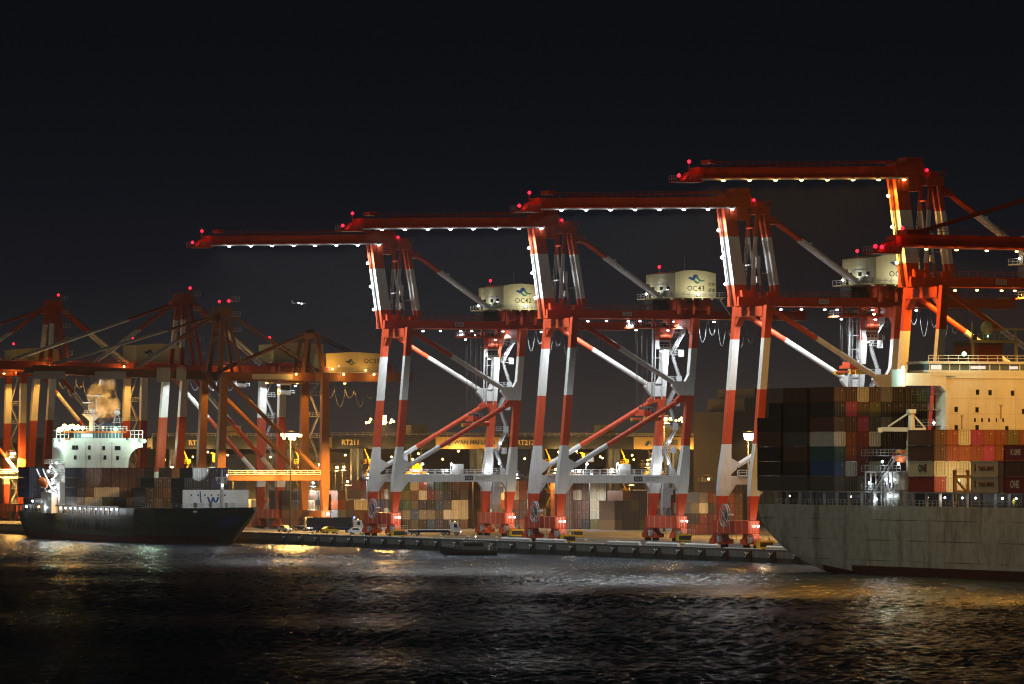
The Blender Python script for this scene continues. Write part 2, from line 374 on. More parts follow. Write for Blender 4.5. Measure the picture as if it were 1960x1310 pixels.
    for k in range(6): m.box(28.4+k*2.5, 28.8+k*2.5, -11.3, -9.6, hz-.75, hz-.35, 0)
    m.beam((40.5,-11,hz-.4),(43.5,-11,hz-4.5),.2,.2,1)
    m.build('house_platform', [cream, ygrey], hs)
    m = MB()
    for u0, u1 in ((30.4,33.2),(36.4,39.6)): m.box(u0, u1, -8.5, 8.5, zg+1.9, hz-.4, 0)
    for u in (31, 34.7, 38.6): m.box(u-.3, u+.3, -9.3, -8.5, zg+.9, hz-.4, 0)
    m.box(31.5, 38.5, -7, 7, zg+2.4, zg+3.6, 0); m.box(26.5, 30.0, -3.2, 3.2, zg+1.95, zg+4.4, 1); m.box(27,29.6,-5.5,-3.3,zg+2,zg+3.2,1)
    m.rail((24.5,-4.0,zg+2.2),(30,-4.0,zg+2.2),1.1,5,mi=1)
    m.build('house_support', [red, dark], R_)
    bird(hs, 35.2, -9.5, hz+4.6, 4.6)
    if code: text(hs, code, 1.75, (35.1, -9.53, hz+1.95), '-v', letter, bold=.012, spacing=1.05)
    text(hs, '定格', .95, (39.2, -9.53, hz+2.9), '-v', letter); text(hs, '荷重', .95, (39.2, -9.53, hz+1.5), '-v', letter)
    flood(hs, (35.2, -11.0, hz+.5), E_W, .55, 'floodlight', 900, (1,.97,.78), (0,-2.4,1.0), 'bulb')
    flood(hs, (28.6, 6.6, hz+1.0), E_W, .55, 'floodlight', 160, (1,1,.85), (-1,0,.6), 'bulb'); flood(hs, (28.6, .2, hz+1.2), E_W, .6, 'floodlight', 200, WC, (-.9,0,.5), 'bulb')
    m = MB(); m.tube((36,0,hz+6.2),(36,0,hz+9.8),.06,5); m.tube((31,4,hz+6),(31,4,hz+7.3),.07,5); m.build('antenna', ygrey, hs)
    flood(hs, (31, 4, hz+7.5), E_R, .75, 'obstruction_light', 0, RC, (0,0,.6), 'bulb')
    # pylon and backstay
    zt = 74.6*zs; b1 = 58.2*zs; b2 = 68.8*zs
    def tri(mb, p, q, w, h):
        p = Vector(p); q = Vector(q); a = p.lerp(q, (b1-p.z)/(q.z-p.z)); b = p.lerp(q, (b2-p.z)/(q.z-p.z))
        mb.beam(p, a, w, h, 0); mb.beam(a, b, w, h, 1); mb.beam(b, q, w, h, 0)
    m = MB()
    for s in (-2.4, 2.4):
        tri(m, (2.9, s, zg+1.9), (4.2, s, zt), .8, .7); tri(m, (9.4, s*.6, zg+3.2), (6.4, s*.6, zt), 1.0, .9)
        tri(m, (5.6, s*.7, zg+2), (3.6, s*.7, zt-4), .45, .4)
    m.beam((3,-2.4,zg+9),(3,2.4,zg+9),.4,.4,1); m.beam((3.5,-2.4,b2+2),(3.5,2.4,b2+2),.4,.4,0)
    m.box(3.2, 7.0, -3.0, 3.0, zt-.8, zt+1.0, 0); m.box(3.8,6.2,-2,2,zt+1.0,zt+2.0,0); m.rail((2.6,-3.3,zt+1.0),(7.4,-3.3,zt+1.0),1.1,4,mi=0)
    m.box(7.0, 9.4, -2.2, 2.2, zt-3.0, zt-2.6, 0); m.rail((7,-2.2,zt-2.6),(9.4,-2.2,zt-2.6),1.1,3,mi=0)
    m.box(3.6,4.6,-3.3,-2.7,zg+8.2,zg+11,1); m.box(3.7,4.5,-3.4,-2.8,zg+5.0,zg+6.4,1); m.box(5.2,7.6,-2.9,-2.6,zg+7.0,zg+7.2,1)
    py_ = m.build('pylon', RW, R_)
    flood(py_, (3.4, -2.4, zt+2.3), E_R, .7, 'obstruction_light', 0, RC, (0,0,.7), 'bulb')
    m = MB()
    for s in (-.9, .9):
        p, q = Vector((7.0, s, zt-.6)), Vector((30.4, s, hz-.6)); c = p.lerp(q, .36)
        m.tube(p, c, .38, 8, 0); m.tube(c, q, .56, 8, 1)
        for t in (.45,.82): d = p.lerp(q, t); m.box(d.x-.3,d.x+.3,s-.3,s+.3,d.z+.4,d.z+.95,1)
    m.build('backstay', RW, R_)
    # boom
    if lowered is None:
        zb = 75.5*zs; m = MB()
        p0, p1 = Vector((-.1, 0, zg+.3)), Vector((-3.3, 0, zb+1.2))
        def at(z): return p0.lerp(p1, (z-p0.z)/(p1.z-p0.z))
        zlv = (zg-.2, b1, b2, zb+1.6)
        for s in (-1.55, 1.55):
            for i in range(3):
                a, b = at(zlv[i]), at(zlv[i+1])
                m.hexa([(a.x-.6,s-.75,a.z),(a.x+2.1,s-.75,a.z),(a.x+2.1,s+.75,a.z),(a.x-.6,s+.75,a.z)], [(b.x-.6,s-.75,b.z),(b.x+2.1,s-.75,b.z),(b.x+2.1,s+.75,b.z),(b.x-.6,s+.75,b.z)], i % 2)
        for z in [zg+2+k*3.1 for k in range(7)]:
            a = at(z); m.box(a.x, a.x+1.2, -.8, .8, z, z+.5, band(z) if False else (1 if b1 < z < b2 else 0))
        bm_ = m.build('boom', RW, R_)
        m = MB()
        for s in (-.55, .55): a, b = at(zg), at(zb+1); m.beam((a.x-.85,s,a.z),(b.x-.85,s,b.z),.16,.16)
        a, b = at(zg+1), at(zb); m.beam((a.x+2.4,-2.6,a.z),(b.x+2.4,-2.6,b.z),.12,.12); m.beam((a.x+3.1,-2.6,a.z),(b.x+3.1,-2.6,b.z),.12,.12)
        for k in range(14): c = a.lerp(b, k/13); m.box(c.x+2.1, c.x+3.1, -2.65, -2.5, c.z, c.z+.1)
        m.build('trolley_rail', dark, bm_)
        for z in ((58.3, 64.2, 70.2) if zs == 1 else (60.2, 67.6, 74)):
            a = at(z); flood(bm_, (a.x-1.75, -.2, z), lampe, .72, 'floodlight', 1500*power, lampcol, (-.9,0,.3), 'bulb')
        # folded outer section
        t0, t1 = Vector((3.0, 0, zb)), Vector((-47, 0, zb-1.0))
        m = MB()
        for s in (-1.55, 1.55):
            m.beam(t0+Vector((0,s,1.1)), t1+Vector((0,s,1.1)), 1.3, 2.1, 0); m.beam(t0+Vector((0,s*1.08,-.06)), t1+Vector((0,s*1.08,-.06)), 2.3, .3, 0)
            m.beam(t0+Vector((-4,s,-.3)), t0+Vector((-1,s,-1.2)), 1.0, .9, 0)
        for k in range(11): c = t0.lerp(t1, (k+.5)/11); m.box(c.x-.2, c.x+.2, -.9, .9, c.z+.8, c.z+1.6, 0)
        m.box(-3.6, 2.6, -2.7, 2.7, zb+.2, zb+2.9, 0); m.box(-1.2, 2.4, -2.4, 2.4, zb+2.9, zb+4.0, 0)
        m.box(-2.4, 2.0, -2.6, 2.6, zb-3.0, zb+.1, 0)
        m.rail(t0+Vector((-4,-2.7,2.2)), t1+Vector((1,-2.7,2.2)), 1.1, 26, mi=0); m.beam(t0+Vector((-4,-2.5,2.1)), t1+Vector((1,-2.5,2.1)), .7, .1, 0)
        m.beam(t0+Vector((-6,0,3.2)), t1+Vector((8,0,2.6)), .3, .3, 0)
        bt = m.build('boom_outer_section', red, R_)
        m = MB(); m.beam(t0+Vector((-4,-2.79,-.36)), t1+Vector((0,-2.79,-.36)), .08, .36, 0); m.build('trolley_rail', wletter, bt)  # white lip plate added to give the bright lit strip under the boom
        for k in range(8):
            c = t0.lerp(t1, (5.1+k*5.75)/50); flood(bt, (c.x, -3.25, c.z-.62), lampe, .75, 'floodlight'); down(bt, (c.x, 0, c.z-1.1), 15000*power, lampcol)
            if k: light(bt, (c.x, -3.6, c.z-.95), 55*power, lampcol)
        m = MB()
        m.box(-52, -46.6, -2.6, 2.6, zb-1.9, zb-1.6, 0); m.box(-47.6,-46.4,-2.4,2.4,zb-1.6,zb+1.2,0); m.rail((-52,-2.6,zb-1.6),(-46.6,-2.6,zb-1.6),1.1,6,mi=1)
        m.rail((-52,-2.6,zb-1.6),(-52,2.6,zb-1.6),1.1,4,mi=1); m.prism([(-50.6,zb-1.6),(-47.6,zb-1.6),(-47.6,zb+.6),(-49,zb+.2)],-1.8,1.8,0)
        m.box(-45,-43.4,-2.5,2.5,zb+2,zb+2.8,0); m.tube((-48.6,0,zb+.3),(-48.6,0,zb+2.2),.09,5,0)
        tp = m.build('tip_platform', [red, ygrey], bt)
        for p in ((-51.9,-2.6,zb-.6),(-48.6,0,zb+2.4)): flood(bt, p, E_R, .75, 'obstruction_light', 0, RC, (0,0,.6), 'bulb')
        light(bt, (-50.6,-1,zb-.5), 60, RC, .3); light(bt, (-48.4,-3.2,zb+.9), 40, RC, .3)
    else:
        zb = zg+1.6; L = lowered
        m = MB()
        for s in (-1.55, 1.55):
            m.beam((0,s,zb+1.1),(-L,s,zb+1.7),1.3,2.1,0); m.beam((0,s*1.08,zb-.06),(-L,s*1.08,zb+.54),2.3,.3,0)
        m.rail((0,-2.7,zb+2.2),(-L+1,-2.7,zb+2.8),1.1,24,mi=0); m.beam((0,-2.5,zb+2.1),(-L+1,-2.5,zb+2.7),.7,.1,0)
        m.box(-L+1.5,-L+6,-2.5,2.5,zb+2.6,zb+3.6,0)
        bm_ = m.build('boom', RW, R_)
        for k in range(9): flood(bm_, (-L+5+k*6.1, -3.25, zb-.05-.07*k), lampe, .62, 'floodlight', 9500*power, lampcol)
        m = MB(); m.box(-L-5, -L+.4, -2.6, 2.6, zb-.9, zb-.6, 0); m.rail((-L-5,-2.6,zb-.6),(-L+.4,-2.6,zb-.6),1.1,6,mi=1); m.rail((-L-5,-2.6,zb-.6),(-L-5,2.6,zb-.6),1.1,4,mi=1)
        m.box(-L-.6,-L+.6,-2.4,2.4,zb-.6,zb+2.4,0); m.prism([(-L-3.6,zb-.6),(-L-.6,zb-.6),(-L-.6,zb+1.6),(-L-2,zb+1.2)],-1.8,1.8,0)
        m.build('tip_platform', [red, ygrey], bm_)
        for p in ((-L-4.9,-2.6,zb+.4),(-L-3.6,-2.6,zb+.3),(-L+1.6,0,zb+3.9)): flood(bm_, p, E_R, .75, 'obstruction_light', 0, RC, (0,0,.6), 'bulb')
        light(bm_, (-L-3,-1,zb+.5), 60, RC, .3); light(bm_, (-L-.5,-3.2,zb+1.9), 40, RC, .3)
        m = MB()
        for s in (-1.8, 1.8): m.tube((4.5,s,zt),(-L*.52,s,zb+2.6),.25,6,0); m.tube((4.5,s,zt),(-L*.93,s,zb+3),.25,6,0)
        m.build('forestay', red, R_)
    # stairs and lift on the far landside leg
    m = MB(); zs_ = [6.3, 11.5, 16.2, 21.6, 27.2, 33.0, 38.6, 45.0, 50.4]
    for i, z in enumerate(zs_):
        u = leg_u(G, z)+1.1
        m.box(u, u+3.4, A-1.2, A+1.0, z, z+.14, 0); m.rail((u,A-1.2,z+.14),(u+3.4,A-1.2,z+.14),1.1,3); m.rail((u+3.4,A-1.2,z+.14),(u+3.4,A+1,z+.14),1.1,2)
        m.box(u+2.0, u+3.4, A-1.25, A-1.15, z-.4, z+1.2, 0)
        if i < len(zs_)-1:
            z2 = zs_[i+1]; u2 = leg_u(G, z2)+1.1; a, b = (u+3.2, u2+.4) if i % 2 == 0 else (u+.4, u2+3.2)
            for y in (A-1.1, A-.3): m.beam((a,y,z),(b,y,z2),.14,.3); m.beam((a,y,z+1.1),(b,y,z2+1.1),.08,.08)
    m.build('stair_tower', ygrey, R_)
    for z in (22.6, 17.4, 46.0): flood(R_, (leg_u(G,z)+2.6, A-1.6, z+1.4), E_W, .55, 'floodlight', 160, WC, (0,-.5,.2), 'bulb')
    m = MB(); u = 30.3
    for du in (0, 1.9):
        for dv in (-1, 1): m.beam((u+du+1.0,A+dv,34),(u+du+1.4,A+dv,51),.2,.2)
    for k in range(6):
        z = 35+k*3.1
        for dv in (-1,1): m.beam((u+1,A+dv,z),(u+2.9,A+dv,z),.14,.14); 
        m.beam((u+1,A-1,z),(u+1,A+1,z),.14,.14)
    m.tube((u+.1,A-1.6,34.5),(u+.4,A-1.6,52),.22,6)
    m.build('lift_shaft', ygrey, R_)
    m = MB(); u = leg_u(G, 10)+1.6
    m.box(u, u+2.0, A-2.2, A-.4, 8.0, 12.6); m.prism([(u-.2,7.9),(u+1.2,7.9),(u+.6,5.5),(u+.1,5.5)], A-2.2, A-.6); m.box(u+.1,u+1.6,A-2.3,A-.3,12.6,14)
    m.rail((u,A-2.2,14),(u+2,A-2.2,14),1.1,2)
    m.build('lift_cage', ygrey, R_)
    # portal walkway
    m = MB(); a0, a1 = leg_u(0,15)+3, leg_u(G,15)-1.6
    m.box(a0, a1, A-1.7, A-.8, 15.9, 16.05); m.rail((a0,A-1.7,16.05),(a1,A-1.7,16.05),1.15,12,.05); m.rail((a0,A-.8,16.05),(a1,A-.8,16.05),1.15,12,.05)
    m.box(a1-8.2, a1-5.4, A-1.6, A-.5, 16.05, 18.6)
    for u in (13.5, 21.4): m.beam((u,A-1.2,16),(u,A-1.2,18.6),.14,.14)
    ww = m.build('portal_walkway', wletter, R_)
    for u, z in ((13.5, 18.6), (21.4, 18.6), (20.0, 16.9), (31.6, 17.0), (11.4, 16.9)): flood(ww, (u, A-1.9, z), E_W, .6, 'floodlight', 200, WC, (0,-.7,.1), 'bulb')
    # cable reel
    m = MB(); c = Vector((-3.0, -1.0, 7.2))
    for x in (-.25, .25):
        for i in range(20):
            a, b = 2*math.pi*i/20, 2*math.pi*(i+1)/20
            m.beam(c+Vector((x,2.5*math.cos(a),2.5*math.sin(a))), c+Vector((x,2.5*math.cos(b),2.5*math.sin(b))), .16, .16)
        for i in range(10):
            a = 2*math.pi*i/10; m.beam(c+Vector((x,.3*math.cos(a),.3*math.sin(a))), c+Vector((x,2.5*math.cos(a),2.5*math.sin(a))), .1, .1)
    m.tube(c+Vector((-.4,0,0)), c+Vector((2.0,0,0)), .4, 10); m.tube(c+Vector((-.18,0,0)), c+Vector((.18,0,0)), 1.3, 16, 1)
    m.build('cable_reel', [ygrey, dark], R_)
    # festoon cables
    m = MB()
    for k in range(9):
        u0 = 41+k*2.5; dp = (5.2, 3.4, 6.0, 4.0, 6.4, 5.5, 3.0, 6.2, 4.4)[k]
        pts = [(u0+2.2*i/8, 3.6, zg-.4-dp*math.sin(math.pi*i/8)**.7) for i in range(9)]
        m.path(pts, .07, 5)
        m.box(u0-.2, u0+.2, 3.4, 3.8, zg-.9, zg-.3)
    m.build('festoon_cable', rope, R_)
    return R_
gooseneck(119.97, 'OC42', 'red and white crane with folded boom and house marked OC42', E_W, WC, spr=(25.0, 28.4))
gooseneck(.07, 'OC43', 'red and white crane with folded boom and house marked OC43', E_W, WC, spr=(25.6, 29.0))
gooseneck(-120.9, 'OC41', 'red and white crane with folded boom and house marked OC41', E_W, WC, spr=(27.5, 38.6))
gooseneck(-215.25, None, 'tallest folded-boom crane, lit amber, rising above the right-hand ship', E_A, AC, zs=1.033, spr=(30, 30), gE=E_A, gcol=AC, power=1.25)
gooseneck(-345.0, None, 'crane whose lowered amber-lit boom reaches in from the right over the ship', E_A, AC, zs=1.055, spr=(-12, 44), lowered=-u_at(1712,-345), gE=E_A, gcol=AC, power=1.3)

# ------------------------------------------------------------------ older A-frame cranes on the far berth
def aframe(v0, label, banded=True, zg=46.5, pk=67.0, lean=.06, boomL=50, boomdz=1.0, back=36, bands=(12,17.5,32,45), lampE=None, lampC=None, house=True, code=None, col=None, zp=14.0, amber=()):
    R_ = thing('container_crane', label, 'crane', (0, v0, 0), 0, 'older gantry cranes with a lowered boom')
    RW = [red_unlit, white_old] if banded else [orange, orange]
    def bd(z): return sum(z > b for b in bands) % 2
    lu = lambda z: lean*max(0, z-5)
    for s in (1, -1):
        for base in (0, G):
            ln = lu if base == 0 else (lambda z: 0.02*z if banded else 0)
            zz = [5.2, bands[0], zp-1, zp+2.4, bands[2], bands[3], zg]
            wd = [1.4, 2.3, 2.5, 2.4, 2.0, 1.9, 1.9]; rings = []
            for z, w in zip(zz, wd):
                u = base+ln(z); rings.append([(u-w/2, s*A-1.1, z), (u+w/2, s*A-1.1, z), (u+w/2, s*A+1.1, z), (u-w/2, s*A+1.1, z)])
            m = MB(); m.loft(rings, lambda i, j: bd((zz[i]+zz[i+1])/2)); m.build('leg', RW, R_)
        m = MB(); m.box(lu(zp)+1.1, G-1.1, s*A-.7, s*A+.7, zp, zp+1.7, 1 if banded else 0)
        m.build('portal_beam', RW, R_)
        m = MB(); p, q = Vector((lu(zg)+1.2, s*A, zg-2.4)), Vector((G-1.2, s*A, zp+2.0))
        t1 = (p.z-32)/(p.z-q.z); t2 = (p.z-20.5)/(p.z-q.z); t0 = (p.z-40.5)/(p.z-q.z)
        cs = [p, p.lerp(q, t0), p.lerp(q, t1), p.lerp(q, t2), q]
        for i in range(4): m.tube(cs[i], cs[i+1], .62, 10, (0,1,0,1)[i])
        m.build('diagonal_brace', RW, R_)
    for base in (0, G):
        m = MB(); m.box(base-1.3, base+1.3, -A-1.3, A+1.3, 3.0, 5.6, 0)
        for k in range(4): m.box(base-1.34, base-1.3, -A+2+k*4.5, -A+2.12+k*4.5, 3.1, 5.5, 1)
        m.build('sill_beam', RW, R_)
        for s in (1, -1):
            m = MB(); v = s*A; m.prism_x([(v-3.4,1.9),(v-2.4,3.0),(v+2.4,3.0),(v+3.4,1.9)], base-.8, base+.8, 0)
            for d in (-2.4, 2.4):
                m.prism_x([(v+d-1.6,.8),(v+d-1.2,2.0),(v+d+1.2,2.0),(v+d+1.6,.8)], base-.9, base+.9, 0)
                for w in (-.9, .9): m.tube((base-.35, v+d+w, .48), (base+.35, v+d+w, .48), .46, 10, 1)
            m.build('bogie', [RW[0], dark], R_)
    m = MB()
    for s in (-1, 1):
        m.box(-1, G+back, s*3-.65, s*3+.65, zg-2.3, zg, 0); m.box(-1, G+back, s*3-1, s*3+1, zg-2.45, zg-2.3, 0)
    for u in (lu(zg), G): m.box(u-.9, u+.9, -A+1, A-1, zg-2.4, zg-.1, 0)
    for k in range(9): m.box(3+k*7, 3.4+k*7, -2.3, 2.3, zg-1.6, zg-.6, 0)
    m.box(G+back-1, G+back, -3.6, 3.6, zg-2.6, zg+.3, 0)
    m.rail((-1,-4.2,zg),(G+back,-4.2,zg),1.1,30,mi=0); m.box(-1,G+back,-4.3,-3.6,zg-.1,zg,0)
    if not banded: m.box(u_at(482, v0-3.6), u_at(560, v0-3.6), -3.75, -3.66, zg-2.0, zg-.5, 1)
    gd = m.build('girder', [RW[0], ygrey], R_)
    m = MB()
    for s in (-1, 1):
        m.beam((-1,s*3,zg-1.0),(-boomL,s*3,zg-1.0+boomdz),1.2,2.2,0); m.beam((-1,s*3,zg-2.2),(-boomL,s*3,zg-2.2+boomdz),1.7,.14,0)
    for k in range(9): z = zg-1+boomdz*k/9; m.box(-3-k*5.2,-2.6-k*5.2,-2.3,2.3,z-.4,z+.5,0)
    m.rail((-1,-4.2,zg+.1),(-boomL,-4.2,zg+.1+boomdz),1.1,20,mi=0); m.box(-boomL-2.5,-boomL,-3.6,3.6,zg-2.2+boomdz,zg-.4+boomdz,0)
    if not banded:
        for p0, p1, d0, d1 in ((64,124,-1.9,.1),(182,241,-1.9,.1),(300,326,-2.6,1.4),(338,357,-2.2,1.4)):
            ua, ub = u_at(p0, v0-4), u_at(p1, v0-4); m.box(ua, ub, -3.95, -3.7, zg+d0-.3, zg+d1-.1, 1)
    bm_ = m.build('boom', [RW[0], ygrey], R_)
    # A-frame
    m = MB(); w0, w1 = pk-18, pk-6.5
    for s in (-1, 1):
        p, q = Vector((lu(zg), s*5.4, zg)), Vector((lu(zg)+1.6, s*2.6, pk))
        cuts = [p, p.lerp(q, .25), p.lerp(q, .66), q]
        for i in range(3): m.beam(cuts[i], cuts[i+1], 1.25, 1.2, (0,1,0)[i])
        p, q = Vector((lu(zg)+6.5, s*4.0, zg)), Vector((lu(zg)+3.0, s*2.0, pk)); m.beam(p, q, .8, .8, 0)
        m.beam((lu(zg)+.6, s*4.6, zg+8), (lu(zg)+5.2, s*3.4, zg+8), .35, .35, 0)
    u = lu(zg)
    m.box(u+.2, u+4.4, -3.2, 3.2, pk-1.4, pk+.8, 0); m.box(u-1.6, u+1.0, -2.4, 2.4, pk-3.2, pk-1.2, 0); m.rail((u+.2,-3.2,pk+.8),(u+4.4,-3.2,pk+.8),1.2,4,mi=0)
    for k in range(5): m.box(u+5.4-k*.35, u+7.6-k*.35, -3.6, -2.4, zg+3+k*4.2, zg+3.15+k*4.2, 2); m.rail((u+5.4-k*.35,-3.6,zg+3.15+k*4.2),(u+7.6-k*.35,-3.6,zg+3.15+k*4.2),1.1,2,mi=2)
    m.beam((u+1.3,-4.2,zg+10),(u+1.3,4.2,zg+10),.5,.5,0)
    fr = m.build('a_frame', RW+[ygrey], R_)
    flood(fr, (u+3.4, -2.6, pk+2.4), E_R, .8, 'obstruction_light', 0, RC, (0,0,.7), 'bulb')
    if not banded: flood(fr, (u+.6, -2.6, pk+2.2), E_R, .8, 'obstruction_light', 0, RC, (0,0,.7), 'bulb')
    def stay(p, q, r, cut, name, c2=1):
        m = MB()
        for s in (-1.6, 1.6):
            P = Vector(p)+Vector((0,s,0)); Q = Vector(q)+Vector((0,s*1.5,0)); c = P.lerp(Q, cut); m.tube(P, c, r*.8, 8, 0); m.tube(c, Q, r, 8, c2)
        m.build(name, RW+[ygrey], R_)
    stay((u+4, 0, pk-1), (G-2, 0, zg+.4) if banded else (G+.5,0,zg+.5), .55 if banded else .3, .44, 'backstay', 1 if banded else 0)
    stay((u-.5, 0, pk-2), (-boomL*.42, 0, zg+.6+boomdz*.4), .32, .45, 'forestay', 2)
    stay((u-.5, 0, pk-2), (-boomL*.90, 0, zg+.6+boomdz*.9), .34, .3, 'forestay', 2)
    if not banded:      # second, lower frame over the landside legs
        m = MB(); zt = zg+10.5
        for s in (-1,1): m.beam((G+.2,s*8.6,zg-2),(G-.4,s*3.0,zt),1.1,1.2); m.beam((G-4.8,s*4,zg),(G-3,s*2.6,zt-.6),.9,.9)
        m.box(G-4.2,G+.6,-3.4,3.4,zt-1.0,zt+.6); m.box(G-3,G-.4,-2,2,zt+.6,zt+1.6)
        for s in (-2.2,2.2): m.tube((G-3.6,s,zt),(3,s,zg+.3),.34,8); m.tube((G+.4,s,zt),(G+21,s,zg+1.2),.22,6)
        m.build('landside_frame', orange, R_)
    # machinery house
    h0 = (G-1, G+14) if banded else (G+1.2, G+17.5)
    m = MB(); hb = zg+.3 if not banded else zg+1.2
    m.prism([(h0[0],hb),(h0[1],hb),(h0[1],hb+5.0),((h0[0]+h0[1])/2,hb+5.5),(h0[0],hb+5.0)], -7, 7, 0)
    if not banded: m.box(h0[0]+3.4,h0[0]+4.6,-7.05,-7,hb+.2,hb+2.2,1); m.box(h0[0]+3.5,h0[0]+3.95,-7.09,-7.05,hb+1.2,hb+1.8,3)
    m.box(h0[0]-1,h0[1]+1,-8.4,8.4,hb-.4,hb-.1,2); m.rail((h0[0]-1,-8.4,hb-.1),(h0[1]+1,-8.4,hb-.1),1.1,10,mi=2)
    hs = m.build('machinery_house', [cream, cream, ygrey, E_IN], R_)
    if banded: m = MB(); m.box(h0[0]+1,h0[1]-1,-5,5,zg,hb-.4); m.build('house_support', red, hs)
    hm = (h0[0]+h0[1])/2
    bird(hs, hm-.8 if not banded else hm-3, -7, hb+2.9, 3.6 if not banded else 4.4)
    if code: text(hs, code, 1.9, (hm+5.3, -7.03, hb+2.9), '-v', letter, bold=.012)
    if banded: flood(hs, (h0[0]+2, 3, hb+7), E_R, .8, 'obstruction_light', 0, RC, (0,0,.7), 'bulb')
    else:
        flood(hs, (h0[0]+1.2, -9.0, hb+.6), E_A, .55, 'floodlight', 900, AC, (0,-1.6,1.0), 'bulb'); flood(hs, (h0[0]+11, -9.0, hb+.3), E_A, .55, 'floodlight', 350, AC, (0,-1.6,1.0), 'bulb')
        flood(hs, (h0[0]+.4, -7.6, hb+.9), E_R, .8, 'obstruction_light', 0, RC, (0,0,.7), 'bulb')
    # lamps
    for u_ in amber: flood(gd if u_ > 0 else bm_, (u_, -5.0, zg-.5), E_A, .6, 'floodlight', 640, AC, (0,-1.2,-.6), 'bulb')
    if not banded:
        for u_ in (6, 17, 26, 40): flood(gd, (u_, 0, zg-3.0), E_A, .7, 'floodlight', 7000, AC)
    if lampE:
        for u_ in (-38, -24, -10, 5, 14, 22, 27, 38): flood(gd if u_ > 0 else bm_, (u_, 0, zg-2.9+(boomdz*-u_/boomL if u_ < 0 else 0)), lampE, .7, 'floodlight', 5500, lampC)
    # trolley and cab, stairs, festoon
    m = MB(); tu = 22; z = zg-2.6
    m.box(tu-4, tu+5, -3.4, 3.4, z-.5, z-.1, 0); m.rail((tu-4,-3.5,z-.1),(tu+5,-3.5,z-.1),1,5,mi=1); m.box(tu-2,tu+1,-3,-.5,z-3.6,z-.5,1); m.rail((tu-2.6,-3.2,z-3.6),(tu+2,-3.2,z-3.6),1.1,4,mi=1)
    m.box(tu-1.9,tu+.9,-3.05,-3,z-2.6,z-1.0,2); tr = m.build('trolley', [RW[0], ygrey, glass], R_)
    flood(tr, (tu-2.8, -3.6, z-1.0), E_W, .7, 'floodlight', 500, WC, (0,-.4,-.7))
    flood(tr, (tu+2.2, -3.6, z-1.2), E_W, .6, 'floodlight', 400, WC, (0,-.4,-.7))
    m = MB()
    for k in range(5):
        u0 = G+4+k*3.0 if not banded else 8+k*2.6; pts = [(u0+3.6*i/8, 3.6, zg-2.6-(4.5+k%2*2.5)*math.sin(math.pi*i/8)**.7) for i in range(9)]; m.path(pts, .09, 5)
    m.build('festoon_cable', rope, R_)
    m = MB(); lv = [5.6, 10.4, 14, 20, 26, 32, 38, zg-3]
    for i, z in enumerate(lv):
        m.box(G+1.2, G+4.2, A-1.2, A+1, z, z+.14); m.rail((G+1.2,A-1.2,z+.14),(G+4.2,A-1.2,z+.14),1.1,3)
        if i < len(lv)-1:
            a, b = (G+4, G+1.4) if i % 2 else (G+1.4, G+4)
            m.beam((a,A-.8,z),(b,A-.8,lv[i+1]),.14,.3); m.beam((a,A-.8,z+1),(b,A-.8,lv[i+1]+1),.08,.08)
    m.build('stair_tower', ygrey, R_)
    m = MB(); m.rail((lu(zp)+2,-A-.9,zp+1.7),(G-1.4,-A-.9,zp+1.7),1.1,14,.05); m.box(lu(zp)+2,G-1.4,-A-1.0,-A-.6,zp+1.6,zp+1.7); m.build('portal_walkway', wletter, R_)
    flood(R_, (-1.2 if banded else G+.4, -A-1.6, 4.6), E_W, .8, 'base_lamp', 500, (1,.95,.85), (0,-1.2,0), 'front')
    return R_
aframe(269.55, 'amber-lit orange crane with house marked OC55 near the left ship\'s bow', False, 44.3, 61.8, .04, boomdz=1.6, back=28, bands=(12,17.5,31,41), lampE=None, code='OC55', amber=(24, 38, 47))
aframe(310.6, 'striped A-frame crane just right of the left ship\'s white bridge, boom lowered', True, 46.8, 66.5, .07, lampE=E_W, lampC=WC, amber=(-36,-14,18))
aframe(447.7, 'striped A-frame crane whose peak rises left of the left ship\'s bridge', True, 49.0, 68.0, .07, lampE=E_A, lampC=AC, amber=(-8,10,30))
aframe(584.7, 'striped crane cut by the left picture edge, farthest along the quay', True, 50.0, 69.0, .07, lampE=E_A, lampC=AC, amber=(12,30,44))

# ------------------------------------------------------------------ ground, quay, water
ROADV = (-1450, 1600)
m = MB(); m.box(-4.0, 1700, ROADV[0], ROADV[1], -.4, 0); tag(m.build('ground', asphalt), kind='structure')
m = MB(); m.box(-4.0, 1.0, -1200, 1600, -9, -.4, 0)
for k in range(-60, 140): m.box(-4.06, -4.0, k*13.6-1.0, k*13.6+5.6, -2.6, -.5, 0)
m.box(-4.075, -4.06, -1200, 1600, -9, -1.75, 1)
tag(m.build('quay', [concrete, paint('wet tide-marked concrete', (.03,.032,.026), .5, .6, .3)]), kind='structure')
m = MB()
for k in range(-40, 60):
    a = k*24.0; m.box(-3.9, -3.2, a, a+20.5, 0, .2, 0); (m.tube((-3.55,a+.4,.52),(-3.55,a+20.1,.52),.34,12,0) if -13 < k < 1 and k % 4 != 2 else None)
tag(m.build('kerb', kerbw), kind='structure')
m = MB()
for u in (-.4, .4, G-.4, G+.4): m.box(u-.05, u+.05, -900, 1500, .0, .06)
tag(m.build('crane_rails', ygrey), kind='structure')
wm = bpy.data.materials.new('water'); wm.use_nodes = True; t = wm.node_tree; p = t.nodes['Principled BSDF']
p.inputs['Base Color'].default_value = (.026,.043,.056,1); p.inputs['Roughness'].default_value = .2; p.inputs['IOR'].default_value = 1.05
geo = N(t, 'ShaderNodeNewGeometry')
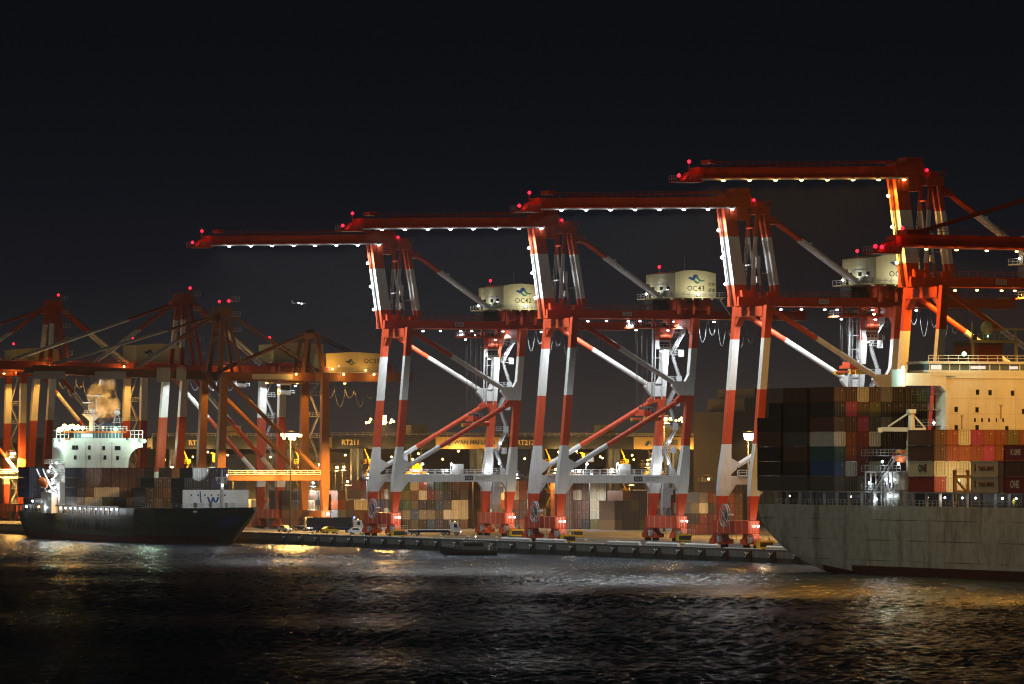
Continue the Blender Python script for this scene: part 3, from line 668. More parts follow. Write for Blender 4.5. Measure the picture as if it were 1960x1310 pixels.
def wave(scale, det, sxy, rot=0):
    mp = N(t, 'ShaderNodeMapping'); mp.inputs['Scale'].default_value = (*sxy, 1); mp.inputs['Rotation'].default_value = (0,0,rot)
    t.links.new(geo.outputs['Position'], mp.inputs[0]); n = N(t, 'ShaderNodeTexNoise'); n.inputs['Scale'].default_value = scale; n.inputs['Detail'].default_value = det; n.inputs['Roughness'].default_value = .6
    t.links.new(mp.outputs[0], n.inputs[0]); return n
n1 = wave(1.1, 5, (1, .7), .35); n2 = wave(.035, 3, (1, .4), .2)
mxn = N(t, 'ShaderNodeMath', operation='MULTIPLY_ADD'); t.links.new(n2.outputs[0], mxn.inputs[0]); mxn.inputs[1].default_value = 0.0; t.links.new(n1.outputs[0], mxn.inputs[2])
bp = N(t, 'ShaderNodeBump'); bp.inputs['Strength'].default_value = .3; bp.inputs['Distance'].default_value = .3
t.links.new(mxn.outputs[0], bp.inputs['Height']); t.links.new(bp.outputs[0], p.inputs['Normal'])
import numpy as np
rs = np.random.RandomState(5)
dl = [560.0]
while dl[-1] < 1960: dl.append(dl[-1] + (.55 if dl[-1] < 1250 else .95))
Dg = np.array(dl)[:, None]; tg = np.linspace(-1, 1, 720)[None, :]
Xg = tg*(.094*Dg+55); Dg = np.repeat(Dg, 720, 1)
Ug = CU+Dg*fw[0]+Xg*rt[0]; Vg = CV+Dg*fw[1]+Xg*rt[1]; Zg = np.zeros_like(Ug)
wind = math.radians(205)
for i in range(46):
    lam = 1.1*(4.2/1.1)**(rs.rand()**1.3); th = wind+rs.normal(0, .75); k = 2*math.pi/lam
    ph = k*(Ug*math.cos(th)+Vg*math.sin(th))+rs.rand()*6.28
    Zg += WAVE*lam*(1-abs(np.sin(ph/2+.4)) if i % 2 else np.sin(ph)*.5)
big = sum(np.sin((Ug*math.cos(a)+Vg*math.sin(a))*2*math.pi/l+p) for a, l, p in ((.4,90,0),(1.9,140,1),(2.8,61,2),(.9,210,4)))
Zg = (Zg-Zg.mean())*(1+.16*big)-2.95
nr, nc = Ug.shape
me = bpy.data.meshes.new('water'); co = np.stack([Ug, Vg, Zg], -1).reshape(-1, 3).astype(np.float32)
i0 = (np.arange(nr-1)[:, None]*nc+np.arange(nc-1)[None, :]).ravel()
fc = np.stack([i0, i0+1, i0+nc+1, i0+nc], 1).astype(np.int32)
me.vertices.add(len(co)); me.vertices.foreach_set('co', co.ravel()); me.loops.add(fc.size); me.loops.foreach_set('vertex_index', fc.ravel())
me.polygons.add(len(fc)); me.polygons.foreach_set('loop_start', np.arange(0, fc.size, 4, dtype=np.int32)); me.polygons.foreach_set('use_smooth', np.ones(len(fc), bool))
me.update(calc_edges=True); me.validate(); me.materials.append(wm)
o = link('water', me); tag(o, kind='structure')
m = MB(); m.face([(-1000,-1500,-3.6),(-3.5,-1500,-3.6),(-3.5,1600,-3.6),(-1000,1600,-3.6)]); o = link('water', m.mesh('water_far', wm)); tag(o, kind='structure')

# fenders, bollards
fm = MB(); fm.prism_x([(-1.6,-2.7),(1.6,-2.7),(1.3,-.35),(-1.3,-.35)], -.6, .06, 0); fm.beam((-.7,-.9,-.7),(-.7,.9,-1.7),.22,.3,1); fm.beam((-.7,.9,-.7),(-.7,-.1,-1.2),.22,.3,1)
fme = fm.mesh('quay_fender', [black, ygrey])
for k in range(-20, 15):
    o = link('quay_fender', fme, None, (-4.06, k*13.6-2.8, 0))
    tag(o, 'black rubber fender bolted to the concrete quay face', 'fender', 'rubber fenders along the quay face')
bb = MB(); bb.tube((0,0,0),(0,0,.55),.34,10,0,.26); bb.dome((-.12,0,.72),.48,0,10,5,.55)
bme = bb.mesh('bollard', [paint('bollard cream paint', (.62,.55,.30), .5, .25)])
for k in range(-12, 10):
    o = link('bollard', bme, None, (-2.6, k*20.4+6, 0)); tag(o, 'pale mooring bollard on the quay edge beside the crane rail', 'bollard', 'mooring bollards along the quay edge')

# ------------------------------------------------------------------ containers
CC = {'rust': ((.30,.072,.024),'rust brown'), 'brown': ((.12,.055,.035),'dark brown'), 'red': ((.28,.035,.028),'dark red'), 'maroon': ((.16,.03,.05),'maroon'), 'magenta': ((.40,.04,.12),'pink'),
      'cream': ((.60,.55,.40),'cream'), 'grey': ((.22,.22,.22),'grey'), 'dgrey': ((.09,.09,.095),'dark grey'), 'navy': ((.025,.035,.09),'navy blue'), 'blue': ((.03,.09,.25),'blue'),
      'green': ((.03,.09,.06),'dark green'), 'olive': ((.14,.13,.04),'olive'), 'white': ((.62,.63,.60),'white'), 'teal': ((.03,.11,.12),'teal'), 'black': ((.022,.022,.026),'near-black'), 'orange': ((.45,.14,.03),'orange')}
CM = {k: paint(k+' container paint', v[0], .55, .35, .8, True, rnd=.14) for k, v in CC.items()}
_cmesh = {}
def cmesh(L, H, c):
    k = (L, H, c)
    if k not in _cmesh:
        m = MB(); n = int(L/.55); w = 1.2
        m.box(-w+.06, w-.06, .08, L-.03, .12, H-.06, 0)
        for s in (-1, 1):               # pressed ribs along the sides
            for i in range(n):
                y = .25+(L-.5)*i/n; m.hexa([(s*(w-.07),y,.16),(s*(w-.01),y+.08,.16),(s*(w-.01),y+.26,.16),(s*(w-.07),y+.34,.16)], [(s*(w-.07),y,H-.12),(s*(w-.01),y+.08,H-.12),(s*(w-.01),y+.26,H-.12),(s*(w-.07),y+.34,H-.12)], 0)
            for y in (0, L-.16): m.box(s*w-.08, s*w+.02, y, y+.16, 0, H, 0)
            m.box(s*w-.06, s*w+.02, .16, L-.16, 0, .16, 0); m.box(s*w-.06, s*w+.02, .16, L-.16, H-.1, H-.01, 0)
        m.box(-w+.08, w-.08, .0, .12, 0, .14, 0); m.box(-w+.08, w-.08, .0, .12, H-.12, H-.005, 0)
        for y in (0, L-.18):
            for s in (-1, 1):
                for z in (0, H-.13): m.box(s*w-.12, s*w+.03, y-.012, y+.19, z-.005, z+.14, 1)
        _cmesh[k] = m.mesh('shipping_container', [CM[c], dark])
    return _cmesh[k]
_dmesh = {}
def dmesh(H, c):
    if (H, c) not in _dmesh:
        m = MB()
        for s in (-1, 1):
            x0, x1 = (.02, 1.1) if s > 0 else (-1.1, -.02)
            m.box(x0, x1, .03, .09, .16, H-.14, 0)
            for k in range(4): z = .3+k*(H-.6)/4; m.box(x0+.06, x1-.06, .012, .03, z, z+.34, 0)
            for f in (.28, .74):
                x = x0+(x1-x0)*f; m.box(x-.03, x+.03, -.045, .0, .18, H-.16, 1)
                for z in (.25, 1.0, H-.9, H-.35): m.box(x-.07, x+.07, -.05, .012, z, z+.1, 1)
        m.box(.3,.55,.004,.011,H-.8,H-.62,2)
        _dmesh[(H, c)] = m.mesh('door', [CM[c], CM['grey'], CM['white']])
    return _dmesh[(H, c)]
NC = [0]
ORD = ['bottom','second','third','fourth','fifth','sixth','seventh','eighth','ninth']
def container(u, v, z, c, L=12.19, H=2.9, label=None, group=None, door=True, cat='container'):
    o = link('shipping_container', cmesh(L, H, c), None, (u, v, z)); NC[0] += 1
    tag(o, label, cat, group)
    if door: link('door', dmesh(H, c), o)
    return o
def clabel(c, tier, row, where): return f"{CC[c][1]} container, {ORD[tier]} tier, {['first','second','third','fourth','fifth','sixth','seventh','eighth','ninth','tenth','eleventh','twelfth','thirteenth','fourteenth'][row]} row in from the water side, {where}"

# ------------------------------------------------------------------ the large grey ship on the right
def hullmat(name, col, rust, stripes=.5, seams=True):
    m = paint(name, col, .55, .6, .16, False, dirt=rust); t = m.node_tree; p = t.nodes['Principled BSDF']
    src = p.inputs['Base Color'].links[0].from_socket
    c = N(t, 'ShaderNodeTexCoord')
    # rust runs: thin vertical streaks
    mp = N(t, 'ShaderNodeMapping'); mp.inputs['Scale'].default_value = (.5, .17, .055); n = N(t, 'ShaderNodeTexNoise'); n.inputs['Scale'].default_value = 1.0; n.inputs['Detail'].default_value = 8; n.inputs['Roughness'].default_value = .62
    t.links.new(c.outputs['Object'], mp.inputs[0]); t.links.new(mp.outputs[0], n.inputs[0])
    r = N(t, 'ShaderNodeMapRange'); r.inputs[1].default_value = .50; r.inputs[2].default_value = .70; r.inputs[4].default_value = stripes
    t.links.new(n.outputs[0], r.inputs[0])
    mx = N(t, 'ShaderNodeMix', data_type='RGBA'); mx.inputs[7].default_value = (*rust, 1); t.links.new(r.outputs[0], mx.inputs[0]); t.links.new(src, mx.inputs[6]); out = mx.outputs[2]
    if seams:
        b = N(t, 'ShaderNodeTexBrick'); b.inputs['Scale'].default_value = 1; b.inputs['Brick Width'].default_value = 41; b.inputs['Row Height'].default_value = 3.9; b.inputs['Mortar Size'].default_value = .12; b.inputs['Mortar Smooth'].default_value = .6; b.offset = .37
        sx_ = N(t, 'ShaderNodeSeparateXYZ'); cx = N(t, 'ShaderNodeCombineXYZ'); t.links.new(c.outputs['Object'], sx_.inputs[0]); t.links.new(sx_.outputs[1], cx.inputs[0]); t.links.new(sx_.outputs[2], cx.inputs[1]); t.links.new(cx.outputs[0], b.inputs[0])
        m2 = N(t, 'ShaderNodeMix', data_type='RGBA'); ml = N(t, 'ShaderNodeMath', operation='MULTIPLY'); t.links.new(b.outputs['Fac'], ml.inputs[0]); nb = N(t, 'ShaderNodeTexNoise'); nb.inputs['Scale'].default_value = .07; t.links.new(c.outputs['Object'], nb.inputs[0]); rb = N(t, 'ShaderNodeMapRange'); rb.inputs[1].default_value = .42; rb.inputs[2].default_value = .6; rb.inputs[4].default_value = .8; t.links.new(nb.outputs[0], rb.inputs[0]); t.links.new(rb.outputs[0], ml.inputs[1])
        t.links.new(ml.outputs[0], m2.inputs[0]); t.links.new(out, m2.inputs[6]); m2.inputs[7].default_value = tuple(x*.45 for x in rust)+(1,); out = m2.outputs[2]
    t.links.new(out, p.inputs['Base Color']); return m
hull_grey = hullmat('grey hull plating', (.64,.66,.60), (.17,.12,.065), .8)
hull_dark = hullmat('dark green hull plating', (.06,.075,.065), (.04,.028,.018), .35, False)
boot = paint('red boot topping', (.085,.022,.018), .6, .4, .2)
deckp = paint('green deck paint', (.05,.07,.055), .7, .3)
RS = thing('container_ship', 'large grey-hulled container ship with amber-lit white bridge, stern to the left', 'ship', (0,0,0), 0)
cu_, hb = -23.7, 18.3
prof = [(v_at(px,-42), z_at(py,-42,v_at(px,-42))) for px, py in ((1449,965),(1450.5,988),(1456,1007),(1468,1024),(1490,1047),(1528,1074),(1572,1094))]
prof = [(prof[0][0]+.2, 10.0)] + prof[1:] + [(-284,-3.6),(-300,-5.5),(-330,-7),(-420,-7.5),(-480,-7.5)]
rings = []
for i, (v, zb) in enumerate(prof):
    w = hb*(.985 if i == 0 else 1); zb = min(zb, 9.9); rr = min(2.4, (10.5-zb)*.8); pts = []
    side = [(w,10.5),(w,max(zb+rr,min(10.3,-1.1)) if zb+rr < -1.1 else zb+rr),(w,zb+rr)]
    for a in (25, 50, 75): side.append((w-rr*.45*(1-math.cos(math.radians(a))), zb+rr-rr*math.sin(math.radians(a))))
    side.append((w*.55, zb-.15*rr)); side.append((w*.1, zb-.3*rr))
    pts = [(cu_-a, v, z) for a, z in side] + [(cu_+a, v, z) for a, z in reversed(side)]
    rings.append(pts)
m = MB(); k = len(rings[0]); m.loft(rings, lambda i, j: 0)
for i, f in enumerate(m.f):
    zc = sum(m.v[q][2] for q in f)/len(f)
    if zc < -1.3 and len(f) == 4: m.m[i] = 1
    if len(f) == 4 and all(m.v[q][2] > 10.4 for q in f): m.m[i] = 2
m.build('hull', [hull_grey, boot, deckp], RS)
m = MB()
m.rail((-41.8, -236, 10.5), (-41.8, -420, 10.5), 1.1, 92, .05)
m.box(-41.7,-41.4,-420,-236,13.0,13.25)
for k in range(28): y = -238-k*6.2; m.box(-41.7, -41.2, y-.25, y+.25, 10.5, 13.0)
m.build('deck_rail', ygrey, RS)
m = MB(); m.box(-38.5, -9, -472, -240, 10.5, 13.1); m.build('hatch_coaming', dark, RS)
for v in (-250,-262,-274,-281,-318,-326,-334,-340,-352,-358): flood(RS, (-41.0, v, 12.2), E_W, .4, 'deck_lamp', 26, WC, (-.5,0,-.3), 'bulb')
# accommodation
uL = u_at(1810, -309.3)
m = MB(); m.box(uL, -12, -309.3, -304.6, 10.5, 36.0, 0); m.box(uL+8, -12.2, -304.6, -295, 10.5, 35.8, 0)
for px, py in ((1871,751),(1895,752),(1938,753),(1830,784),(1870,785),(1959,788),(1830,819),(1870,819),(1927,821)):
    u = u_at(px,-309.3); z = z_at(py,u,-309.3); m.box(u-.34, u+.34, -309.34, -309.3, z-.5, z+.5, 1); m.box(u-.42, u+.42, -309.36, -309.34, z-.6, z-.5, 0); m.box(u-.42,u+.42,-309.38,-309.34,z+.5,z+.6,0)
for k in range(5): u = u_at(1866+k*13.5,-309.3); z = z_at(803,u,-309.3); m.box(u-.18, u+.18, -309.33, -309.3, z-.5, z+.2, 1)
m.box(uL-.0, -12, -309.5, -309.3, 34.9, 35.1, 0)
for z in (19.4, 22.3, 25.2, 28.1, 31.0): m.box(uL, -12, -309.325, -309.3, z, z+.06, 2)
for px in (1817, 1853, 1905, 1944): u = u_at(px,-309.3); m.tube((u,-309.4,14),(u,-309.4,33.2),.07,6,0)
for px, z in ((1841,27.6),(1886,24.0),(1916,29.6)): u = u_at(px,-309.3); m.box(u-.16,u+.1,-309.31,-309.3,z-2.4,z,3); m.box(u-.3,u+.3,-309.4,-309.3,z,z+.35,2)
ac = m.build('accommodation', [shipwhite, glass, ygrey, paint('rust run', (.34,.20,.10), .7, .4)], RS)
m = MB(); m.prism([(-42,33.5),(uL-1.2,33.5),(uL,32.4),(uL,35.9),(uL-2,35.9),(-42,35.9)], -309.6, -305.6, 0)
m.box(uL-3,uL+2,-309.8,-309.6,35.4,35.9,0)
wg = m.build('bridge_wing', shipwhite, RS)
m = MB(); m.prism([(-13,33.5),(-9.5,33.5),(-5.4,33.5),(-5.4,35.9),(-12,35.9)], -309.6, -305.6, 0); m.build('bridge_wing', shipwhite, RS)
m = MB(); m.box(-42.9, -41.9, -309.7, -305.4, 33.3, 36.6); m.build('wing_cab', shipwhite, wg)
flood(wg, (-42.6, -310.3, 36.9), E_G, .7, 'floodlight', 2600, GC, (-3.2,-1.8,-1.2), 'bulb')
m = MB(); m.box(uL-3.4, -12, -308.9, -300, 36.0, 36.5, 0); m.box(uL-3.2, -12, -308.7, -300, 36.5, 37.7, 1); m.box(uL-3.6, -12, -309.2, -299, 37.7, 38.2, 0)
for k in range(12): u = uL-3.2+k*2.1; m.box(u, u+.22, -308.75, -308.7, 36.5, 37.7, 0)
m.rail((uL-3.4,-309,38.2),(-12,-309,38.2),1.1,12,mi=0)
bz = m.build('wheelhouse', [shipwhite, shipglass], RS)
for u in (uL+6.5, uL+9.6, uL+15.4): flood(bz, (u, -305, 36.9), E_IN, .5, 'window_lamp', 60, (.8,1,.9), (0,-2.6,.2), 'bulb')
m = MB(); m.box(uL+5.5, uL+8.6, -308.77, -308.71, 36.75, 37.35); m.box(uL+13.6,uL+15.4,-308.77,-308.71,36.75,37.3); m.box(uL-2.8,uL-.6,-308.77,-308.71,36.6,37.5); m.build('lit_window', E_IN, bz)
flood(bz, (u_at(1843,-309), -309.6, 39.6), E_G, .9, 'floodlight', 500, GC, (0,-2.0,1.0), 'bulb')
m = MB(); u0, u1 = u_at(1862,-292), u_at(1945,-292)
for u in (u0, u1): m.beam((u,-292,33),(u,-292,42.6),.5,.5)
m.beam((u0-.5,-292,42.4),(u1+.5,-292,42.4),.7,.6); m.rail((u0,-292,42.7),(u1,-292,42.7),1.1,8); m.beam((u1-.1,-292,42.6),(u1-.1,-292,44.6),.3,.3); m.box(u1-3.6,u1+3.4,-292.2,-291.8,44.6,45.0)
m.beam((u0-.1,-292,42.6),(u0-.1,-292,46.2),.25,.25); m.dome((u0+3.2,-292,45.0),1.4,0,10,6); m.beam((u0+3.2,-292,42.6),(u0+3.2,-292,44.2),.3,.3)
m.build('radar_mast', paint('mast buff paint', (.45,.36,.16), .5, .2), RS)
u0, u1 = u_at(1866,-288), u_at(1911,-288)
m = MB(); m.prism([(u0,33),(u1,33),(u1,41.8),(u0,41.8)], -290, -278, 0); m.box(u0-.1,u1+.1,-290.1,-278,41.8,42.6,1)
for k in range(4): m.tube((u0+1+k*1.3,-286+k%2*3,42.4),(u0+1+k*1.3,-286+k%2*3,43.8),.4,8,1)
m.rail((u0-1,-291,34),(u1+1,-291,34),1.1,5,mi=2)
m.build('funnel', [paint('funnel brown red', (.20,.04,.025), .5, .3), dark, ygrey], RS)
flood(RS, (u_at(1891,-292.6), -292.6, 43.4), E_G, .35, 'mast_lamp', 0, GC, (0,0,0), 'bulb')
# side house, stairs, lifeboat, provision crane
m = MB(); m.box(-40.5, uL, -306, -296, 10.5, 17.0, 0); m.box(-40.8, -34, -306.5, -288, 16.9, 17.2, 0); m.box(-41.2,-38,-304.8,-302.6,10.5,16.8,0)
for z in (13.6, 17.2, 20.2): m.rail((-41.3,-287,z),(-41.3,-306,z),1.1,10,mi=1); m.box(-41.4,-39.4,-306,-287,z-.12,z,1)
for i in range(3): a = -289-i*5; m.beam((-41.0,a,10.6+i*3.2),(-41.0,a-4.4,13.7+i*3.2),.5,.25,1); m.beam((-41.2,a,11.6+i*3.2),(-41.2,a-4.4,14.7+i*3.2),.08,.08,1)
for k in range(7): m.box(-41.0,-40.8,-288-k*2.6,-288.3-k*2.6,10.5,17,1)
for k in range(5): m.box(-40.6,-40.3,-297-k*1.7,-297.7-k*1.7,14,15,2)
for k in range(5): m.rail((uL-1.6,-307.2,20+k*3.0),(uL-1.6,-297,20+k*3.0),1.0,4,mi=1); m.box(uL-1.7,uL+8,-304.6,-297,19.9+k*3.0,20+k*3.0,1); m.box(uL-1.7,uL-.02,-307.2,-304.6,19.9+k*3.0,20+k*3.0,1)
m.build('deck_house', [shipwhite, ygrey, glass], RS)
for u, v, z, e in ((-41.3,-291,14.9,240),(-41.3,-299,15.6,240),(-41.3,-305,18.6,200),(-41.3,-301,12.4,140),(-41.4,-294.5,11.8,140),(uL-1.8,-307.8,26.4,50),(-41.2,-297,19.0,160)): flood(RS, (u, v, z), E_W, .5, 'deck_lamp', e, WC, (-.8,-.6,0), 'bulb')
m = MB(); rings = []
for i, f in enumerate((.15,.75,1,1,.8,.25)):
    y = -300.2-i*1.35; rings.append([(-40.2+1.25*f*math.cos(a*math.pi/5), y, 20.0+1.35*f*math.sin(a*math.pi/5)) for a in range(10)])
m.loft(rings); m.build('lifeboat', shiporange, RS)
m = MB(); cuv = (-40.2, -308.6)
m.tube((*cuv,17.2),(*cuv,23.0),.95,10); m.tube((*cuv,23.0),(*cuv,28.4),.8,10,0,.55); m.box(cuv[0]-.7,cuv[0]+.7,cuv[1]-.7,cuv[1]+.7,28.2,29.0)
e = Vector((-44.6,-304.6,25.2)); m.beam((cuv[0],cuv[1],25.1),e,.7,.8); m.beam((cuv[0],cuv[1],28.6),Vector((-43.6,-305.4,25.7)),.3,.3); m.box(e.x-.9,e.x+.1,e.y-.4,e.y+.4,24.6,25.5)
m.beam((cuv[0],cuv[1],25.1),(-37.6,-309.6,25.1),.7,.7); m.beam((cuv[0],cuv[1],28.4),(-37.8,-309.6,25.4),.3,.3)
m.box(cuv[0]-1.8,cuv[0]+1.6,cuv[1]-1.4,cuv[1]+1.4,20.2,20.4); m.rail((cuv[0]-1.8,cuv[1]-1.4,20.4),(cuv[0]+1.6,cuv[1]-1.4,20.4),1.1,3)
m.build('deck_crane', shipwhite, RS)
m = MB()
for u in (-41.2, -38.6, -34.6, -31): m.beam((u,-331,10.5),(u,-331,17.4),.5,.6)
m.beam((-41.3,-331,16.2),(-28,-331,16.2),.4,.5); m.beam((-41.3,-331,13.4),(-28,-331,13.4),.3,.4); m.beam((-41.2,-331,16),(-38.6,-331,13),.35,.4); m.rail((-41.3,-331.4,16.5),(-28,-331.4,16.5),1.1,8)
m.build('lashing_bridge', paint('lashing bridge ochre', (.26,.15,.05), .6, .3), RS)
for u in (-40.0, -37.2, -34.6): flood(RS, (u, -330.2, 15.4), E_W if u > -39 else E_A, .4, 'deck_lamp', 420, (1,.72,.34), (0,1.6,.4), 'bulb')
# worker in a yellow jacket on the near side deck
wv, wu = v_at(1940,-41.2), -41.2
me = bpy.data.meshes.new('person')
P = [(0,0,.95),(0,0,1.2),(0,0,1.42),(0,0,1.52),(0,-.02,1.66),(0,-.02,1.74),(-.18,0,1.40),(-.25,-.04,1.12),(-.22,-.16,.92),(.18,0,1.40),(.26,0,1.12),(.24,-.10,.88),(-.1,0,.92),(-.11,-.02,.5),(-.12,.02,.08),(-.12,-.12,.04),(.1,0,.92),(.12,.04,.5),(.14,.08,.08),(.14,-.06,.04)]
Ed = [(0,1),(1,2),(2,3),(3,4),(4,5),(2,6),(6,7),(7,8),(2,9),(9,10),(10,11),(0,12),(12,13),(13,14),(14,15),(0,16),(16,17),(17,18),(18,19)]
me.from_pydata(P, Ed, []); o = link('person', me, None, (wu, wv, 10.5)); sm = o.modifiers.new('skin', 'SKIN'); o.modifiers.new('sub', 'SUBSURF').levels = 1; o.modifiers['sub'].render_levels = 1
rad = [.15,.15,.16,.06,.1,.09,.075,.055,.04,.075,.055,.04,.09,.065,.045,.045,.09,.065,.045,.045]
for i, s_ in enumerate(me.skin_vertices[0].data): s_.radius = (rad[i], rad[i]); s_.use_root = (i == 0)
me.materials.append(paint('yellow work clothes', (.65,.55,.04), .7, .1))
tag(o, 'person in yellow work clothes standing at the deck rail of the large grey ship', 'person')
# cargo
def ru(row): return -40.65 + 2.5*row
ZB = 13.25
bayA, bayB, bayC = -247.7, -261.3, -274.9
gA = 'containers stacked on the large grey ship'
colsA = ['dgrey','black','black','brown','black']
for t_ in range(5): container(-40.65, bayA, ZB+2.92*t_, colsA[t_], label=clabel(colsA[t_], t_, 0, "grey ship's sternmost bay"), group=gA, door=False)
container(-40.65, bayA, ZB+2.92*5, 'black', 6.06, label="short near-black container, sixth tier on the large grey ship's sternmost bay", group=gA, door=False)
colsB = ['dgrey','black','brown','dgrey','black','black','brown']
for t_ in range(7): container(-40.65, bayB, ZB+2.92*t_, colsB[t_], label=clabel(colsB[t_], t_, 0, "ship's second stern bay"), group=gA, door=False)
ends = [['grey','blue','teal','white','brown','black','brown'],['dgrey','white','rust','rust','brown','magenta','brown'],['grey','maroon','maroon','red','magenta','brown','cream'],
        ['black','cream','black','white','dgrey','olive','brown'],['dgrey','black','black','black','grey','black','grey'],['black','black','navy','black','dgrey','black','black'],['black','dgrey','black','black','black','black','black'],['black','black','black','dgrey','black','black','teal']]  # inner rows coloured near-black for the shade they stand in
for r_, cl in enumerate(ends):
    for t_, c in enumerate(cl): container(ru(r_), bayC, ZB+2.92*t_, c if not (r_ == 0 and t_ < 1) else 'dgrey', label=clabel(c if not (r_ == 0 and t_ < 1) else 'dgrey', t_, r_, "aft stack's front face"), group=gA)
F1 = -323.2
front = [['red','cream','brown','brown'],['cream','cream','rust','rust'],['white','cream','rust','cream'],['cream','cream','rust','magenta'],['dgrey','brown','magenta','rust'],['brown','dgrey','rust','rust'],['dgrey','brown','rust','olive'],['brown','rust','red','rust'],['dgrey','red','rust','brown'],['brown','rust','brown','rust'],['dgrey','brown','rust','red'],['brown','rust','rust','rust']]
cs = {}
for r_, cl in enumerate(front):
    for t_, c in enumerate(cl):
        if r_ > 3 and t_ < 2: continue
        cs[(r_, t_)] = container(ru(r_), F1, ZB+2.95*t_, c, label=clabel(c, t_, r_, "before the amber bridge"), group=gA)
text(cs[(0,1)], 'ONE', 1.9, (-1.24, 5.6, 1.5), '-u', letter, bold=.05)
b2 = v_at(1910.5, -41.9); b3 = b2-14.6
for t_ in range(2):
    c_ = container(-40.65, b2, ZB+2.95*t_, 'cream', label=clabel('cream', t_, 0, 'YANG MING on side'), group=gA, door=False)
    text(c_, 'YANG MING', 1.25, (-1.24, 5.4, 1.5), '-u', paint('faded red lettering', (.22,.08,.03), .6, .1), bold=.02)
    m = MB(); m.box(-1.25,-1.23,9.9,10.9,1.0,1.25); m.box(-1.25,-1.23,10.2,10.6,1.25,2.0); m.prism_x([(9.9,2.0),(10.9,2.0),(10.4,2.4)],-1.25,-1.23); m.build('emblem', MATS['faded red lettering'], c_)
for t_, c in enumerate(('red','brown','red')):
    c_ = container(-40.65, b3, ZB+2.95*t_, c, label=clabel(c, t_, 0, 'by right frame edge'), group=gA, door=False)
    if t_ == 0: text(c_, 'ONE', 1.9, (-1.24, 7.4, 1.5), '-u', wletter, bold=.05)
    if t_ == 2: text(c_, 'K LINE', 1.5, (-1.24, 7.0, 1.5), '-u', wletter, bold=.03)

# ------------------------------------------------------------------ the small dark ship at the left quay
LS = thing('container_ship', 'small dark-hulled container ship with white bridge berthed at far left', 'ship')
c0 = -18.2
st = [(364.5,10.6,7.5,-2.0,5.2),(360,11.8,9,-6,5.0),(345,12.8,12,-8,4.9),(300,12.8,12.8,-8,4.6),(240,12.8,12.4,-8,4.6),(238,12.8,12.3,-8,6.7),(222,12.6,9.6,-8,6.7),(210,11.8,6.4,-8,6.7),(201,10.2,3.2,-8,6.8),(195,8.6,1.0,-6,6.8),(190,7.2,.5,-1.6,6.9),(184,5.4,.4,1.2,7.0),(177,3.0,.3,3.8,7.1),(170.5,.5,.2,5.9,7.2)]
rings = []
for v, hd, hw, zk, zd in st:
    zw = max(-2.6, zk+.3); side = [(hd,zd),(hd*.72+hw*.28 if hw < hd else hd, zd*.6+zw*.4),(hd*.28+hw*.72, zd*.2+zw*.8),(hw,zw),(hw*.9,(zw+zk)/2),(hw*.3,zk)]
    rings.append([(c0-a,v,z) for a, z in side]+[(c0+a,v,z) for a, z in reversed(side)])
m = MB(); m.loft(rings)
for i, f in enumerate(m.f):
    zc = sum(m.v[q][2] for q in f)/len(f)
    if zc < -1.2 and len(f) == 4: m.m[i] = 1
m.build('hull', [hull_dark, boot], LS)
text(LS, 'WAN HAI', 4.0, (c0-12.83, (v_at(138,-31)+v_at(203,-31))/2, 1.7), '-u', letter, bold=.14, spacing=1.45).scale = (1.9,1,1)
text(LS, 'WAN HAI', .8, (c0-12.66, v_at(376,-30.5), 5.9), '-u', wletter, bold=.03)
# violet and red patch on the flared bow
m = MB()
def bowpt(v, f):      # a point on the flare (port side), f from waterline 0 to deck 1
    for a, b in zip(st, st[1:]):
        if a[0] >= v >= b[0]:
            t_ = (a[0]-v)/(a[0]-b[0]); hd, hw, zk, zd = [a[i]+(b[i]-a[i])*t_ for i in (1,2,3,4)]
            zw = max(-2.6, zk+.3); sd = [(hw,zw),(hd*.28+hw*.72, zd*.2+zw*.8),(hd*.72+hw*.28 if hw < hd else hd, zd*.6+zw*.4),(hd,zd)]
            k = min(2.999, f*3); i = int(k); q = k-i; return (c0-(sd[i][0]+(sd[i+1][0]-sd[i][0])*q)-.05, v-.06, sd[i][1]+(sd[i+1][1]-sd[i][1])*q)
for i in range(8):
    for j in range(4):
        v0_, v1_ = 189-i*1.7, 189-(i+1)*1.7; f0, f1 = [(.36-.02*i+.03*(i%2),.48),(.48,.6),(.6,.66-.03*(i%3)),(.78,.86)][j]
        if i > 5 and j < 3 or (j == 3 and not 1 < i < 7): continue
        m.face([bowpt(v0_,f0),bowpt(v1_,f0),bowpt(v1_,f1),bowpt(v0_,f1)], 1 if j == 3 else 0)
link('bow_patch', m.mesh('bow_patch', [paint('violet bow colour', (.10,.08,.26), .5, .9, .9), paint('red bow colour', (.28,.05,.07), .5, .8, .9)]), LS)
VB = 316.0; uL2, uR2 = u_at(124,VB), u_at(246,VB)
m = MB(); m.box(uL2, uR2, VB, VB+13, 4.6, 25.4, 0)
for px, py in ((141,857),(147,857),(171,857),(198.6,858),(222.6,858),(228,858),(144,876),(171,876),(201,876),(225,877)):
    u = u_at(px,VB); z = z_at(py,u,VB); m.box(u-.42,u+.42,VB-.04,VB,z-.6,z+.6,1)
for z in (16.9, 20.2, 23.0): m.box(uL2,uR2,VB-.03,VB,z,z+.07,0)
for px in (164,193,214): u = u_at(px,VB); m.box(u,u+.12,VB-.06,VB,17,25,2)
m.build('accommodation', [shipwhite, glass, ygrey], LS)
